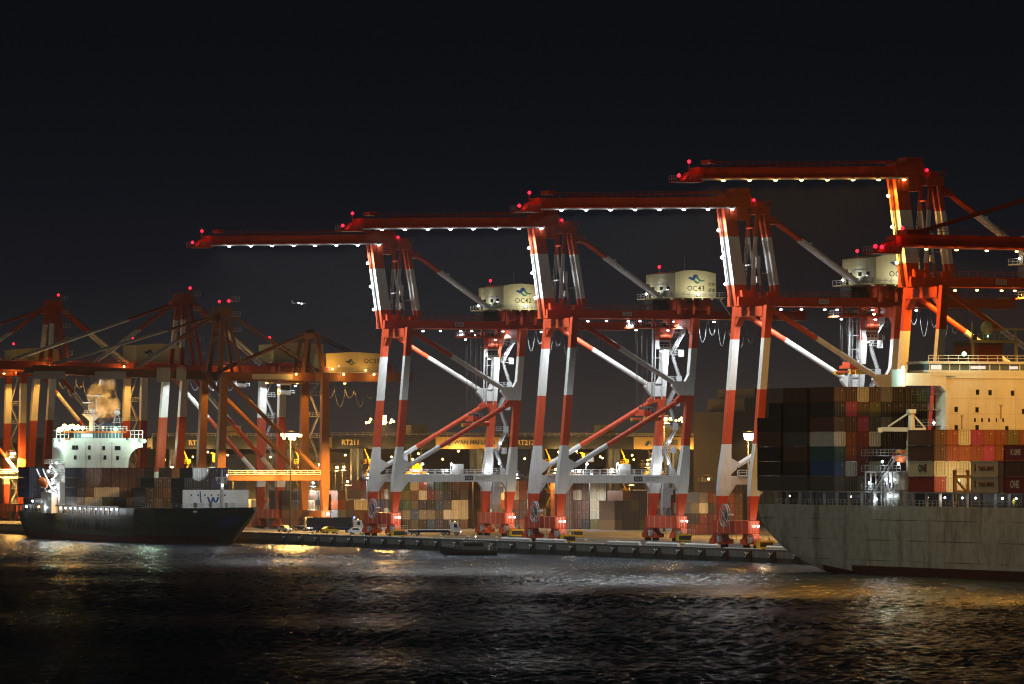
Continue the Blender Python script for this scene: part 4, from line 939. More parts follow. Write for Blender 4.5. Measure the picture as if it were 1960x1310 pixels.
for sgn in (-1, 1):
    ub = uL2 if sgn < 0 else uR2; ut = -31.0 if sgn < 0 else -5.4; w = abs(ut-ub)
    cv = [(ub-sgn*-1*0, 18.6)]+[(ub+sgn*w*(1-math.cos(math.radians(a))), 18.6+4.9*math.sin(math.radians(a))) for a in (15,30,45,60,75,90)]
    poly = [(ub,25.4)]+cv+[(ut,25.4)]
    if sgn > 0: poly = poly[::-1]
    m = MB(); m.prism(poly, VB, VB+3.5, 0); m.box(min(ut,ub),max(ut,ub),VB-.1,VB+3.6,25.1,26.0,0)
    m.rail((ut,VB,26.0),(ut-sgn*3.6,VB,26.0),2.2,3,.07); m.box(min(ut,ut-sgn*4),max(ut,ut-sgn*4),VB,VB+3,28.1,28.25,0)
    wg = m.build('bridge_wing', [shipwhite, ygrey], LS)
    flood(wg, (ut+sgn*.2, VB-.8, 25.2), E_G, 1.2 if sgn > 0 else 1.0, 'floodlight', 3600, GC, (sgn*1.2,-1.6,-.4), 'bulb')
m = MB(); u0, u1 = u_at(137,VB), u_at(241,VB); m.box(u0,u1,VB+.2,VB+9,25.4,26.0,0); m.box(u0+1,u1-1,VB+.4,VB+9,26.0,27.5,1); m.box(u0-.3,u1+.3,VB-.1,VB+9.3,27.5,28.0,2)
for k in range(15): u = u0+1+k*(u1-u0-2)/14; m.box(u-.08,u+.08,VB+.34,VB+.4,26,27.5,0)
m.box(u0+3.2,u0+6.4,VB+.3,VB+.38,26.2,27.3,3)
m.rail((u0-.3,VB-.1,28.0),(u1+.3,VB-.1,28.0),1.4,14,.06,0)
wh = m.build('wheelhouse', [shipwhite, shipglass, shiporange, E_IN], LS)
m = MB(); u = u_at(176,VB+5); y = VB+5
m.tube((u,y,28),(u,y,34.5),.85,8,0,.6); m.box(u-2.6,u+2.6,y-1,y+1,32.6,32.8); m.rail((u-2.6,y-1,32.8),(u+2.6,y-1,32.8),1.1,5); m.beam((u-.9,y,34),(u-.9,y,37.2),.2,.2); m.beam((u+1.2,y,34),(u+1.2,y,38),.2,.2); m.box(u-1.4,u+3.6,y-.2,y+.2,38,38.3); m.box(u-2.8,u+.2,y-.2,y+.2,36,36.25)
m.prism([(u-2.4,32.6),(u+2.4,32.6),(u+.8,31),(u-.8,31)],y-.6,y+.6)
m.build('radar_mast', ygrey, LS); m = MB(); u = u_at(224,VB+3); y = VB+3
for s in (-1,1): m.beam((u+s*1.2,y,28),(u+s*.5,y,32.6),.2,.2)
m.box(u-1.3,u+1.3,y-.8,y+.8,30.4,30.6); m.rail((u-1.3,y-.8,30.6),(u+1.3,y-.8,30.6),1,3); m.dome((u,y,33.4),.95,0,10,6)
m.build('signal_mast', ygrey, LS); m = MB(); u = u_at(183,VB+1); m.beam((u-2.5,VB+1,28),(u+2.6,VB+1,30.4),.15,.15); m.beam((u+2.5,VB+1,28),(u-1,VB+1,31),.15,.15)
m.build('signal_rigging', ygrey, LS)
flood(wh, (u_at(157,VB), VB-.6, 28.9), E_G, 1.2, 'floodlight', 600, GC, (0,-1.4,-.6), 'bulb')
flood(wh, (u_at(220,VB), VB-.6, 28.6), E_G, 1.2, 'floodlight', 600, GC, (0,-1.4,-.6), 'bulb')
for k in range(8): flood(wh, (u_at(113+k*5.2,VB+2), VB+2, 28.0+(.3 if k < 2 else .9)+.25*(k%3)), E_AA, 1.25, 'floodlight', 1200, AC, (0,.6,1.6), 'bulb')
m = MB(); m.box(u_at(196,VB+18)-2, u_at(196,VB+18)+3.2, VB+15, VB+22, 4.6, 30.5, 0); m.build('funnel', paint('funnel dark blue', (.03,.05,.1), .5, .2), LS)
# port side stairs, lifeboat, lamps
m = MB()
for k in range(5):
    z = 7.2+k*2.9; m.box(uL2-2.2, uL2, VB-.4, VB+13, z-.12, z); m.rail((uL2-2.2,VB-.4,z),(uL2-2.2,VB+13,z),1.1,8); m.rail((uL2-2.2,VB-.4,z),(uL2,VB-.4,z),1.1,2)
    if k < 4: a, b = (VB+1, VB+8) if k % 2 else (VB+8, VB+1); m.beam((uL2-2.0,a,z),(uL2-2.0,b,z+2.9),.5,.25)
m.box(uL2-3.6,uL2-.1,VB+1,VB+12,4.6,10.6); m.box(uL2-2.0,uL2-.1,VB-1.6,VB+1,4.6,13.4)
m.build('side_stairs', shipwhite, LS)
rng = random.Random(3)
for k in range(11):
    z = 7.4+k*1.15; flood(LS, (uL2-2.5-rng.random()*.4, VB-1.8+rng.random()*10, z), E_W, .62, 'deck_lamp', 210, WC, (-.8,-.6,.2), 'bulb')
m = MB(); rings = []
for i, f in enumerate((.2,.8,1,1,.8,.25)): rings.append([(uL2-4.4+1.3*f*math.cos(a*math.pi/5), VB+3+i*1.6, 12.6+1.5*f*math.sin(a*math.pi/5)+i*.25) for a in range(10)])
m.loft(rings); m.build('lifeboat', shiporange, LS)
for y in (VB+3.5, VB+10): m = MB(); m.beam((uL2-2.4,y,10.4),(uL2-5.8,y-1,17.2),.3,.4); m.beam((uL2-5.8,y-1,17.2),(uL2-4.4,y,14.4),.1,.1); m.build('davit', shipwhite, LS)
m = MB(); m.box(-31.0,-30.7,VB-62,VB+44,6.6,7.0,0)
for k in range(24): y = VB+44-k*4.6; m.box(-31.0,-30.7,y-.35,y+.35,4.6,6.6,0)
m.rail((-30.95,238,6.8),(-30.7,224,6.8),1.0,6,.05,1)
m.box(-29.5,-8,244,VB-2,4.6,6.4,0); m.box(-29.5,-8,VB+14,356,4.6,8.8,0)
m.build('deck_coaming', [dark, ygrey], LS)
for k in range(12): flood(LS, (-30.3, VB-2-k*5.1, 6.1), E_W, .5, 'deck_lamp', 200 if k % 3 else 420, WC if k % 4 else AC, (-1.9,0,-.3), 'bulb')
for k in range(5): flood(LS, (-30.2, VB+8+k*6.5, 6.3+k%2*1.6), E_W if k != 2 else E_A, .6, 'deck_lamp', 180, WC if k != 2 else AC, (-2.2,-.3,-.1), 'bulb')
# breakwater with W, foremast
ub0, ub1 = u_at(350,213), u_at(476,213)
m = MB(); m.box(ub0,ub1,213,213.5,6.7,11.6,0)
for k in range(6): u = ub0+2.4+k*1.9; m.tube((u,212.94,10.2),(u,213.02,10.2),.26,10,1)
for k in range(3): u = ub0+14+k*1.6; m.box(u,u+1.2,212.95,213,7.0,8.6,0)
m.beam((ub0+5.2,212.6,6.8),(ub0+4.8,212.6,11.2),.25,.25,2)
bw = m.build('breakwater', [shipwhite, dark, logo_blue], LS)
o = text(bw, 'W', 3.1, (u_at(408,213), 212.95, 8.4), '-v', logo_blue, 'emblem', bold=.12)
fu, fv = -18.2, 199.5
m = MB(); m.tube((fu,fv,6.7),(fu,fv,15.0),.6,10,0,.45); m.tube((fu,fv,15),(fu,fv,17.4),.18,6); m.box(fu-1.4,fu+1.4,fv-.6,fv+.6,13.4,13.55); m.rail((fu-1.4,fv-.7,13.55),(fu+1.4,fv-.7,13.55),1,3); m.box(fu-1.9,fu+1.9,fv-.1,fv+.1,14.9,15.1); m.box(fu-1.7,fu-1.3,fv-.3,fv+.3,14.2,14.9); m.box(fu+1.3,fu+1.7,fv-.3,fv+.3,14.2,14.9)
fmst = m.build('foremast', ygrey, LS)
flood(fmst, (fu-.2, fv-.9, 12.9), E_W, .6, 'floodlight', 700, WC, (0,1.5,-.6), 'bulb'); flood(fmst, (fu+1.5, fv+.2, 15.6), E_W, .5, 'floodlight', 0, WC, (0,0,.5), 'bulb')
spot(fmst, (fu+1.5, fv+1.2, 16.2), (c0, VB, 21.5), 88000, (.93,1,.95), 16, .3, .5)
m = MB()
for k in range(3): m.box(fu-6+k*4.4, fu-4+k*4.4, 203, 206, 6.9, 8.2)
m.rail((c0-11.5,208,6.9),(c0-8.4,195,6.9),1,5); m.rail((c0-8.4,195,6.9),(c0-.6,172,7.1),1,9)
m.build('mooring_winch', ygrey, LS)
gL = 'containers stacked on the small dark ship'
def lu_(row): return -29.7+2.5*row
def bay(v, table, z0, where, H=2.75, door=True):
    for r_, cl in table.items():
        for t_, c in enumerate(cl):
            if c: container(lu_(r_), v, z0+H*1.008*t_, c, 12.19, H, clabel(c, t_, r_, where), gL, door)
vb1 = v_at(147, -31)
bay(vb1, {0:['grey','black','black','navy'],1:['cream','brown','brown','brown'],2:['cream','cream','brown','brown'],3:['olive','cream','brown','brown'],4:['olive','cream','brown','brown'],5:['black','brown','brown','brown'],6:['black','brown','brown','brown'],7:['black','black','black','brown'],8:['black','black','black','black']}, 6.5, "under the small bridge")
bay(vb1-15, {4:['black'],5:['dgrey'],6:['black','brown'],7:['black','black'],8:['black','brown']}, 6.5, "small ship's second bay")
bay(vb1-42, {3:['black','black'],4:['dgrey','black','black'],5:['black','brown','black'],6:['black','black','black','brown'],7:['black','black','black','black'],8:['black','black','black','olive']}, 6.5, "small ship's middle bay")
bay(vb1-70, {4:['black','black','black'],5:['black','dgrey','black','black'],6:['black','black','black','black'],7:['black','black','navy','black'],8:['black','black','black','navy']}, 6.5, "behind the breakwater")
bay(v_at(56,-31), {0:['navy','navy','navy'],1:['navy','navy','navy'],2:['black','navy']}, 9.0, "small ship's stern bay", 2.9)
# ------------------------------------------------------------------ funnel smoke
me = MB(); su, sv = u_at(200,VB+19), VB+19
rings = []
for i in range(9):
    f = i/8; z = 30.5+15.5*f; w = (1.2+3.9*math.sin(math.pi*min(1,f*1.05)**.8)) if i < 8 else .6; dx = 2.2*f*f+ .6*math.sin(f*7)
    rings.append([(su+dx-.8+w*math.cos(2*math.pi*j/12)*(1+.15*math.sin(3*j+i)), sv+w*math.sin(2*math.pi*j/12), z+.5*math.sin(j*2+i)) for j in range(12)])
me.loft(rings)
smk = bpy.data.materials.new('smoke'); smk.use_nodes = True; t = smk.node_tree; t.nodes.remove(t.nodes['Principled BSDF'])
vs = N(t, 'ShaderNodeVolumeScatter'); vs.inputs['Color'].default_value = (.9,.85,.75,1); c = N(t, 'ShaderNodeTexCoord'); n = N(t, 'ShaderNodeTexNoise'); n.inputs['Scale'].default_value = .32; n.inputs['Detail'].default_value = 5
t.links.new(c.outputs['Object'], n.inputs[0]); r = N(t, 'ShaderNodeMapRange'); r.inputs[1].default_value = .46; r.inputs[2].default_value = .68; r.inputs[4].default_value = .5
t.links.new(n.outputs[0], r.inputs[0]); t.links.new(r.outputs[0], vs.inputs['Density']); t.links.new(vs.outputs[0], t.nodes['Material Output'].inputs['Volume'])
flood(wh, (su-3.4, VB+9.0, 29.2), E_A, .6, 'floodlight', 0, AC, (0,0,0), 'bulb'); spot(wh, (su-3.0, VB+8.4, 29.8), (su+1.0, sv, 39), 34000, AC, 60)  # floodlight and spot added to turn the smoke amber
o = link('smoke', me.mesh('smoke', smk)); tag(o, 'amber-lit smoke drifting up from the small ship\'s funnel', 'smoke', kind='stuff')

# ------------------------------------------------------------------ the yard behind the cranes
def at(px, D): x = (px-980)/F*D; return (CU + D*fw[0] + x*rt[0], CV + D*fw[1] + x*rt[1])
gY = 'containers stacked in the yard behind the cranes'
stuff = MB(); pal = ['black','rust','brown','cream','grey','navy','red','dgrey']
def yard(px, D, rows, where, H=2.75):
    u0, v0 = at(px, D)
    for r_, cl in enumerate(rows):
        for t_, c in enumerate(cl):
            if not c: continue
            if NC[0] < 296:
                container(u0+1.25+2.5*r_, v0, (H+.02)*t_, c, 12.19, H, f"{CC[c][1]} container, {ORD[t_]} tier, {['first','second','third','fourth','fifth','sixth','seventh','eighth'][r_]} stack from left, {where}", gY)
            else:
                u, z = u0+1.25+2.5*r_, (H+.02)*t_; mi = pal.index(c) if c in pal else 2
                stuff.box(u-1.2, u+1.2, v0, v0+12.2, z, z+H, mi)
                for x in (-.8,-.35,.35,.8): stuff.box(u+x-.03, u+x+.03, v0-.05, v0, z+.2, z+H-.2, 7)
yard(1322, 1660, [['maroon','navy','grey'],['maroon','maroon','white','grey'],['maroon','maroon','dgrey','rust'],['navy','maroon','maroon','brown','brown'],['teal','maroon','maroon','rust'],['red','brown','brown','brown','brown']], "yard block beside OC41")
yard(1082, 1800, [['brown','brown','brown','brown','rust'],['brown','brown','brown','cream','brown'],['black','brown','brown','brown','brown','cream'],['olive','cream','cream','cream','cream','orange'],['olive','cream','cream','cream','cream']], "block right of OC43's leg")
yard(978, 1800, [['brown','brown','rust','cream','cream'],['rust','brown','brown','rust','rust']], "block left of OC43's leg")
yard(770, 1790, [['black','grey','teal','olive','green'],['dgrey','blue','dgrey','brown','cream'],['black','grey','navy','white','rust'],['blue','grey','black','maroon','black'],['navy','dgrey','blue','dgrey','green'],['black','white','dgrey','navy','black'],['dgrey','cream','cream','black','brown'],['brown','cream','cream','dgrey','brown']], "behind OC42's portal")
yard(1176, 1770, [['dgrey','navy','navy'],['navy','navy','navy','brown'],['navy','navy','dgrey','navy'],['dgrey','navy','navy','navy']], "dark block behind OC43")
yard(540, 1790, [['blue','blue','black','black'],['blue','blue','dgrey','black'],['dgrey','black','olive','brown'],['blue','blue','cream','brown'],['blue','dgrey','black','dgrey']], "behind OC55's legs")
yard(646, 1790, [['dgrey','grey','rust','olive'],['olive','dgrey','brown'],['dgrey','brown','cream'],['black','olive','cream']], "block left of OC42's leg")
yard(892, 1820, [['black','brown','dgrey','black','brown'],['brown','dgrey','black','brown','black'],['dgrey','black','brown','brown','black']], "behind OC42's stairs")
yard(1015, 1840, [['brown','rust','cream','black'],['rust','cream','brown','rust']], "gap behind OC43")
yard(1240, 1850, [['teal','rust','blue','orange'],['maroon','orange','cream','brown'],['navy','white','rust','cream'],['blue','brown','red','orange'],['rust','cream','teal','brown'],['grey','orange','navy','cream']], 'block behind the rear legs of OC43')
yard(955, 1840, [['rust','cream','brown','blue','cream'],['cream','rust','blue','brown','orange']], 'gap between OC42 and OC43')
yard(690, 1860, [['rust','blue','cream','brown','red'],['cream','teal','rust','orange','cream'],['brown','white','navy','rust','blue'],['red','cream','brown','cream','rust']], 'gap behind the legs of OC42')
yard(480, 1840, [['brown','rust','cream'],['black','brown','rust'],['navy','grey','rust']], "behind the bow")
if stuff.v:
    o = stuff.build('container_stacks', [CM[k] for k in pal]); tag(o, 'farther rows of mixed containers stacked in the dim yard', 'containers', kind='stuff')

def mast(px, D, zt, label, rows, e, side=(), em=None, lc=None):
    em = em or E_AA; lc = lc or (1.0,.51,.12)
    u, v = at(px, D)
    R_ = thing('light_mast', label, 'light mast', (u, v, 0), 0, 'high floodlight masts over the yard')
    m = MB(); m.tube((0,0,0),(0,0,zt-1),.28,10,0,.14); m.build('pole', black, R_)
    m = MB(); m.tube((0,0,zt-1.2),(0,0,zt-.8),1.7,14); m.tube((0,0,zt+1.0),(0,0,zt+1.2),1.3,14)
    for s in (-1,1): m.beam((s*1.2,0,zt-1),(s*1.2,0,zt+1.1),.12,.12)
    m.rail((-2.6,-.5,zt-.8),(2.6,-.5,zt-.8),1,5); m.build('lamp_ring', dark, R_)
    for (x, z, s) in rows: flood(R_, (x, -1.6, zt+z), em, s, 'floodlight', 0, AC, (0,0,0), 'front')
    for (x, z) in side: flood(R_, (x, -.3, zt+z), E_A, .7, 'floodlight', 0, AC, (0,0,0), 'bulb')
    down(R_, (0, -2.4, zt-.9), e, lc, 164); light(R_, (0, -2.6, zt-.2), e*.08, lc, .8)
    return R_
ME = 150000
mast(728, 1735, 30.6, 'tall floodlight mast between the two legs of OC42', [(-.7,-.3,1.15),(.7,-.3,1.15),(-.7,1.0,1.15),(.7,1.0,1.15)], ME, ((-3.4,-.4),(-4.2,-.6),(-2.9,.4),(3.2,.2),(2.8,-.5),(3.8,-.2)))
mast(556, 1740, 26.6, 'floodlight mast shining beside the OC55 crane legs', [(-1.6,0,.9),(-.6,0,1.0),(.4,0,1.0),(1.4,0,1.0),(-.6,-.9,.8),(.5,-.9,.9),(-2.9,.1,.9),(-2.4,-.8,.7),(2.3,-.1,.9)], ME)
mast(1271, 1720, 30.8, 'dim floodlight mast just right of the rear legs of OC43', [(-.4,.1,1.1),(1.2,.2,.7)], ME*.8, ((2.4,0),(3.4,-.3),(4.4,-.1),(5.4,-.5),(5.0,.4)))
mast(1432, 1600, 25.8, 'bright floodlight mast next to the stern of the big grey ship', [(-1.5,.2,.9),(-.6,.2,.9),(.3,.2,.9),(1.1,.1,1.0),(-1.4,-.6,.7),(-.5,-.7,.7),(.5,-.7,.8),(1.3,-.7,.8)], ME)
mast(330, 1900, 17.5, 'low lamp post glaring above the dark stacks by OC55', [(-.6,0,.8),(.5,0,.8)], 24000)
mast(446, 1840, 15.2, 'low lamp post glowing above the pale cabin left of the quay cranes', [(-.4,0,.9),(.5,.2,.7)], 24000)
for i_, (px_, z_, lb_) in enumerate(((376,18.2,'short lamp post left of the pale lit cabin'),(412,18.2,'short lamp post just right of the pale lit cabin'),(572,18.6,'short lamp post behind the rear legs of the OC55 crane'),(609,18.4,'short lamp post between the rear legs of the OC55 crane'),(642,17.6,'short lamp post just right of the OC55 crane legs'),(1168,17.0,'short lamp post in the yard behind OC43'),(1236,18.6,'short lamp post by the yellow spreader behind OC43'))):
    mast(px_, 1930+i_*6, z_, lb_, [(0,0,.75)], 16000)
for i_, (px_, D_, z_, lb_) in enumerate(((662,1830,13.5,'little yard lamp left of the legs of OC42'),(702,1840,15.5,'little yard lamp behind the waterside leg of OC42'),(770,1850,17.5,'little yard lamp left of the yellow spreader behind OC42'),(985,1850,15.5,'little yard lamp behind the waterside leg of OC43'),(1060,1850,17.0,'little yard lamp above the stacks behind OC43'),(1092,1860,16.5,'little yard lamp left of the blue leg behind OC43'),(1205,1830,13.5,'little yard lamp over the dark block behind OC43'),(1300,1800,16.0,'little yard lamp behind the rear legs of OC43'),(1020,1810,15.0,'little yard lamp over the stacks left of OC43'),(1128,1790,15.6,'little yard lamp above the cream stacks behind OC43'),(905,1800,15.2,'little yard lamp above the stacks left of the OC42 stairs'),(815,1795,15.6,'little yard lamp above the mixed stacks under the OC42 portal'),(1395,1650,15.2,'little yard lamp over the stacks behind the OC41 legs'),(596,1795,13.2,'little yard lamp over the blue stacks behind OC55'),(1352,1720,14.5,'little yard lamp left of the waterside legs of OC41'),(870,1860,15.5,'little yard lamp under the WAN HAI LINES board'),(935,1860,14.5,'little yard lamp behind the stairs of OC42'))):
    mast(px_, D_, z_, lb_, [(0,0,.6)], 15000, (), *((E_W, WC) if i_ % 2 else (None, None)))
mast(560, 2122, 18.0, 'lamp post in front of the pale grey shed, left of the OC55 rear legs', [(0,0,.8)], 45000)
mast(655, 2122, 17.6, 'lamp post in front of the pale grey shed, right of the OC55 rear legs', [(0,0,.8)], 45000)
mast(205, 1990, 24, 'floodlight mast hidden behind the white bridge of the small ship', [(0,0,.9)], ME)
mast(20, 2050, 22, 'floodlight mast at the far left edge behind the small ship', [(0,0,.9),(.9,0,.8)], ME)

def ygantry(px0, px1, D, text_px, body, label, board=None, btext=None, mat=rtgdark, spx=None, z0=23.4, z1=27.2):
    u0, v0 = at(px0, D); u1 = u_at(px1, v0); L = u1-u0
    R_ = thing('yard_gantry_crane', label, 'crane', (u0, v0, 0), 0, 'gantry cranes standing over the yard stacks')
    m = MB()
    for y in (-3.2, 3.2): m.box(0, L, y-.7, y+.7, z0, z1, 0)
    for x in (0, L-.8): m.box(x, x+.8, -2.5, 2.5, z0+.5, z1-.5, 0)
    m.rail((0,-4.0,z1),(L,-4.0,z1),1.1,int(L/2.5),mi=1); m.rail((0,4.0,z1),(L,4.0,z1),1.1,int(L/2.5),mi=1)
    bmm = m.build('girder', [mat, ygrey], R_)
    for x in (L*.16, L*.84):
        for y in (-3.2, 3.2):
            m = MB(); m.beam((x,y,2.4),(x,y,z0),1.5,1.4,0,2.0,1.4); m.build('leg', rtgblue, R_)
        m = MB(); m.box(x-.6,x+.6,-6,6,1.4,2.6)
        for y in (-4.6,-2.6,2.6,4.6): m.tube((x-.5,y,.75),(x+.5,y,.75),.72,12,1)
        m.build('wheel_base', [rtgblue, black], R_)
    m = MB(); tx = L*.5; m.box(tx-3.5,tx+3.5,-3.8,3.8,z1+.1,z1+.6,0); m.box(tx-2.6,tx+2.4,-2.6,2.6,z1+.6,z1+3.6,1); m.rail((tx-3.5,-3.8,z1+.6),(tx+3.5,-3.8,z1+.6),1.1,5); m.box(tx+.2,tx+1.4,-2.66,-2.6,z1+.9,z1+2.8,2)
    tr = m.build('trolley', [rtgdark, cream, yellow], R_)
    if body: text(bmm, body, 2.2, (u_at(text_px,v0-3.9)-u0, -3.94, (z0+z1)/2), '-v', paint('pale gantry lettering', (.55,.5,.38), .6, .1) if 'pale gantry lettering' not in MATS else MATS['pale gantry lettering'], bold=.05)
    if board:
        a, b = u_at(board[0],v0-4)-u0, u_at(board[1],v0-4)-u0; m = MB(); m.box(a,b,-4.15,-3.95,z0-.1,z1-.1); bd_ = m.build('sign_board', paint('sign board cream', (.40,.33,.20), .6, .15) if 'sign board cream' not in MATS else MATS['sign board cream'], R_)
        if btext: text(bd_, btext, 1.9, (a+(b-a)*.60, -4.19, (z0+z1)/2), '-v', logo_blue, bold=.02)
        m = MB(); q = a+(b-a)*.22; m.prism([(q-1,z0+1.1),(q+.2,z0+2.7),(q+1.4,z0+1.3),(q+.6,z0+1.8),(q,z0+.8)],-4.2,-4.15); m.build('emblem', logo_blue, bd_)
    if spx:
        c = u_at(spx, v0)-u0; m = MB(); zz = 15.5
        m.box(c-3.0,c+3.0,-.8,.8,zz,zz+.9); m.box(c-1.7,c+1.7,-1.4,1.4,zz+.9,zz+2.0); m.prism([(c-1.2,zz+2),(c+1.2,zz+2),(c+.7,zz+3.4),(c-.7,zz+3.4)],-.8,.8)
        for d in (-3.2,2.8): m.box(c+d,c+d+.5,-1.2,1.2,zz-.6,zz+.4)
        for d in (-1.3,-.5,.5,1.3): m.tube((c+d,-1,zz+2),(c+d,-1,zz+3.2),.28,8)
        m.build('spreader', yellow, R_); m = MB()
        for d in (-1.5,1.5): m.beam((c+d,0,zz+2),(c+d*1.2,0,z0),.1,.1)
        m.build('hoist_rope', rope, R_)
        flood(R_, (c, -2.4, zz+6.4), E_A, .6, 'floodlight', 3500, AC, (0,-1.6,-.6), 'bulb')
    for x in (L*.16+1.0, L*.84+1.0):
        m = MB()
        for k in range(4): z = 5+k*4.6; m.box(x,x+2.6,-4.4,-3.0,z,z+.14); m.rail((x,-4.4,z+.14),(x+2.6,-4.4,z+.14),1.1,3,.06); m.beam((x+.3+(k%2)*2,-3.8,z),(x+2.3-(k%2)*2,-3.8,z+4.6),.16,.4)
        m.build('access_stairs', yellow, R_)
    m = MB(); x = L*.36; m.box(x,x+3.2,-6.6,-4.2,z0-4.2,z0-1.4); m.prism([(x+.3,z0-4.0),(x+2.9,z0-4.0),(x+2.9,z0-2.2),(x+.3,z0-2.2)],-6.66,-6.6,1); m.box(x-.6,x+3.8,-6.8,-4,z0-1.4,z0-1.2,0); m.build('operator_cabin', [yellow, E_IN], R_)
    for x in (L*.07, L*.24, L*.33, L*.45, L*.62, L*.71, L*.9): flood(R_, (x, -4.6, z0-.6-(x*7%3)), E_A, .6, 'floodlight', 4500, AC, (0,-1.2,-.6), 'bulb')
    return R_
ygantry(285, 600, 1980, 378, 'RT210', 'dark yard gantry marked RT210 left of the OC55 crane')
ygantry(628, 965, 1940, 671, 'RT211', 'dark yard gantry marked RT211 with a cream WAN HAI LINES board', (834, 957), 'WAN HAI LINES', spx=796)
ygantry(968, 1345, 1960, 1006, 'RT212', 'dark yard gantry marked RT212 with a cream board at its right end', (1213, 1331), 'LINES', spx=1252)
ygantry(1120, 1450, 2010, 1146, 'RT213', 'dark yard gantry marked RT213 standing behind the RT212 gantry')
# buildings
def building(px, D, w, d, h, name, label, mat, roof=0, doors=True):
    u, v = at(px, D); R_ = thing(name, label, 'building', (u, v, 0))
    m = MB(); m.box(0, w, 0, d, 0, h); m.build('wall', mat, R_)
    m = MB(); m.prism([(-.6,h),(w+.6,h),(w+.6,h+.5),(w/2,h+.5+roof),(-.6,h+.5)], -.6, d+.6); m.build('roof', bldg2, R_)
    n = max(2, int(w/9))
    for k in range(min(n, 30)):
        x = (k+.5)*w/n
        if doors and k % 2 == 0: m = MB(); m.box(x-2.4, x+2.4, -.12, 0, 0, 5.5); m.build('door', ygrey, R_)
        m = MB(); m.box(x-1.8, x+1.8, -.1, 0, h*.62, h*.62+1.6); m.build('window', glass, R_)
    return R_
building(-260, 2240, 115, 60, 26, 'warehouse', 'tall brown warehouse behind the stern of the small ship', bldg, 2)
building(235, 2200, 20, 40, 25.5, 'warehouse', 'narrow brown building just right of the small ship\'s white bridge', bldg, 1)
building(300, 2360, 70, 60, 24, 'warehouse', 'dim warehouse seen behind the RT210 gantry', bldg, 2)
building(470, 2150, 44, 40, 21.4, 'warehouse', 'pale grey clad shed behind the OC55 crane legs', bldg2, 1.5)
building(690, 2380, 80, 60, 25, 'warehouse', 'long dim shed in the yard behind the RT211 gantry', bldg, 2)
building(1085, 2420, 90, 60, 26, 'warehouse', 'long dim shed behind the RT212 and RT213 gantries', bldg, 2)
building(1010, 2300, 14, 30, 23.5, 'warehouse', 'small office block between the RT211 and RT212 gantries', bldg2, .5)
u, v = at(1398, 1900); R_ = thing('stepped_building', 'stepped brown block rising behind the OC41 crane and the stern stacks', 'building', (u, v, 0))
m = MB(); m.box(0,40,0,30,0,34.5); m.box(4.6,40,0,30,34.5,38.5); m.box(8,40,0,30,38.5,41.6); m.build('wall', paint('tan cladding', (.15,.13,.10), .8, .2, .08), R_)
m = MB()
for a, z in ((0,34.5),(4.6,38.5),(8,41.6)): m.rail((a,-.1,z),(a+4.6,-.1,z),1,3)
m.build('parapet_rail', ygrey, R_)
building(1500, 2380, 130, 60, 25, 'warehouse', 'dim shed hidden behind the big grey ship\'s stacks', bldg, 2)
# small lit cabin on the portal line left of the striped cranes
u, v = at(397, 1900); R_ = thing('site_cabin', 'pale lit cabin on stilts above the small ship\'s dark stacks', 'cabin', (u, v, 0))
m = MB(); m.box(0,6.8,0,5,14.2,17.4); m.prism([(-.3,17.4),(7.1,17.4),(3.4,18.0)],-.3,5.3); m.build('wall', shipwhite, R_)
m = MB()
for x in (.4,6.4):
    for y in (.4,4.6): m.beam((x,y,0),(x,y,14.2),.4,.4)
m.build('stilt', dark, R_); flood(R_, (.3,-.5,16.6), E_W, .9, 'floodlight', 400, GC, (.6,-1,-.4), 'bulb')

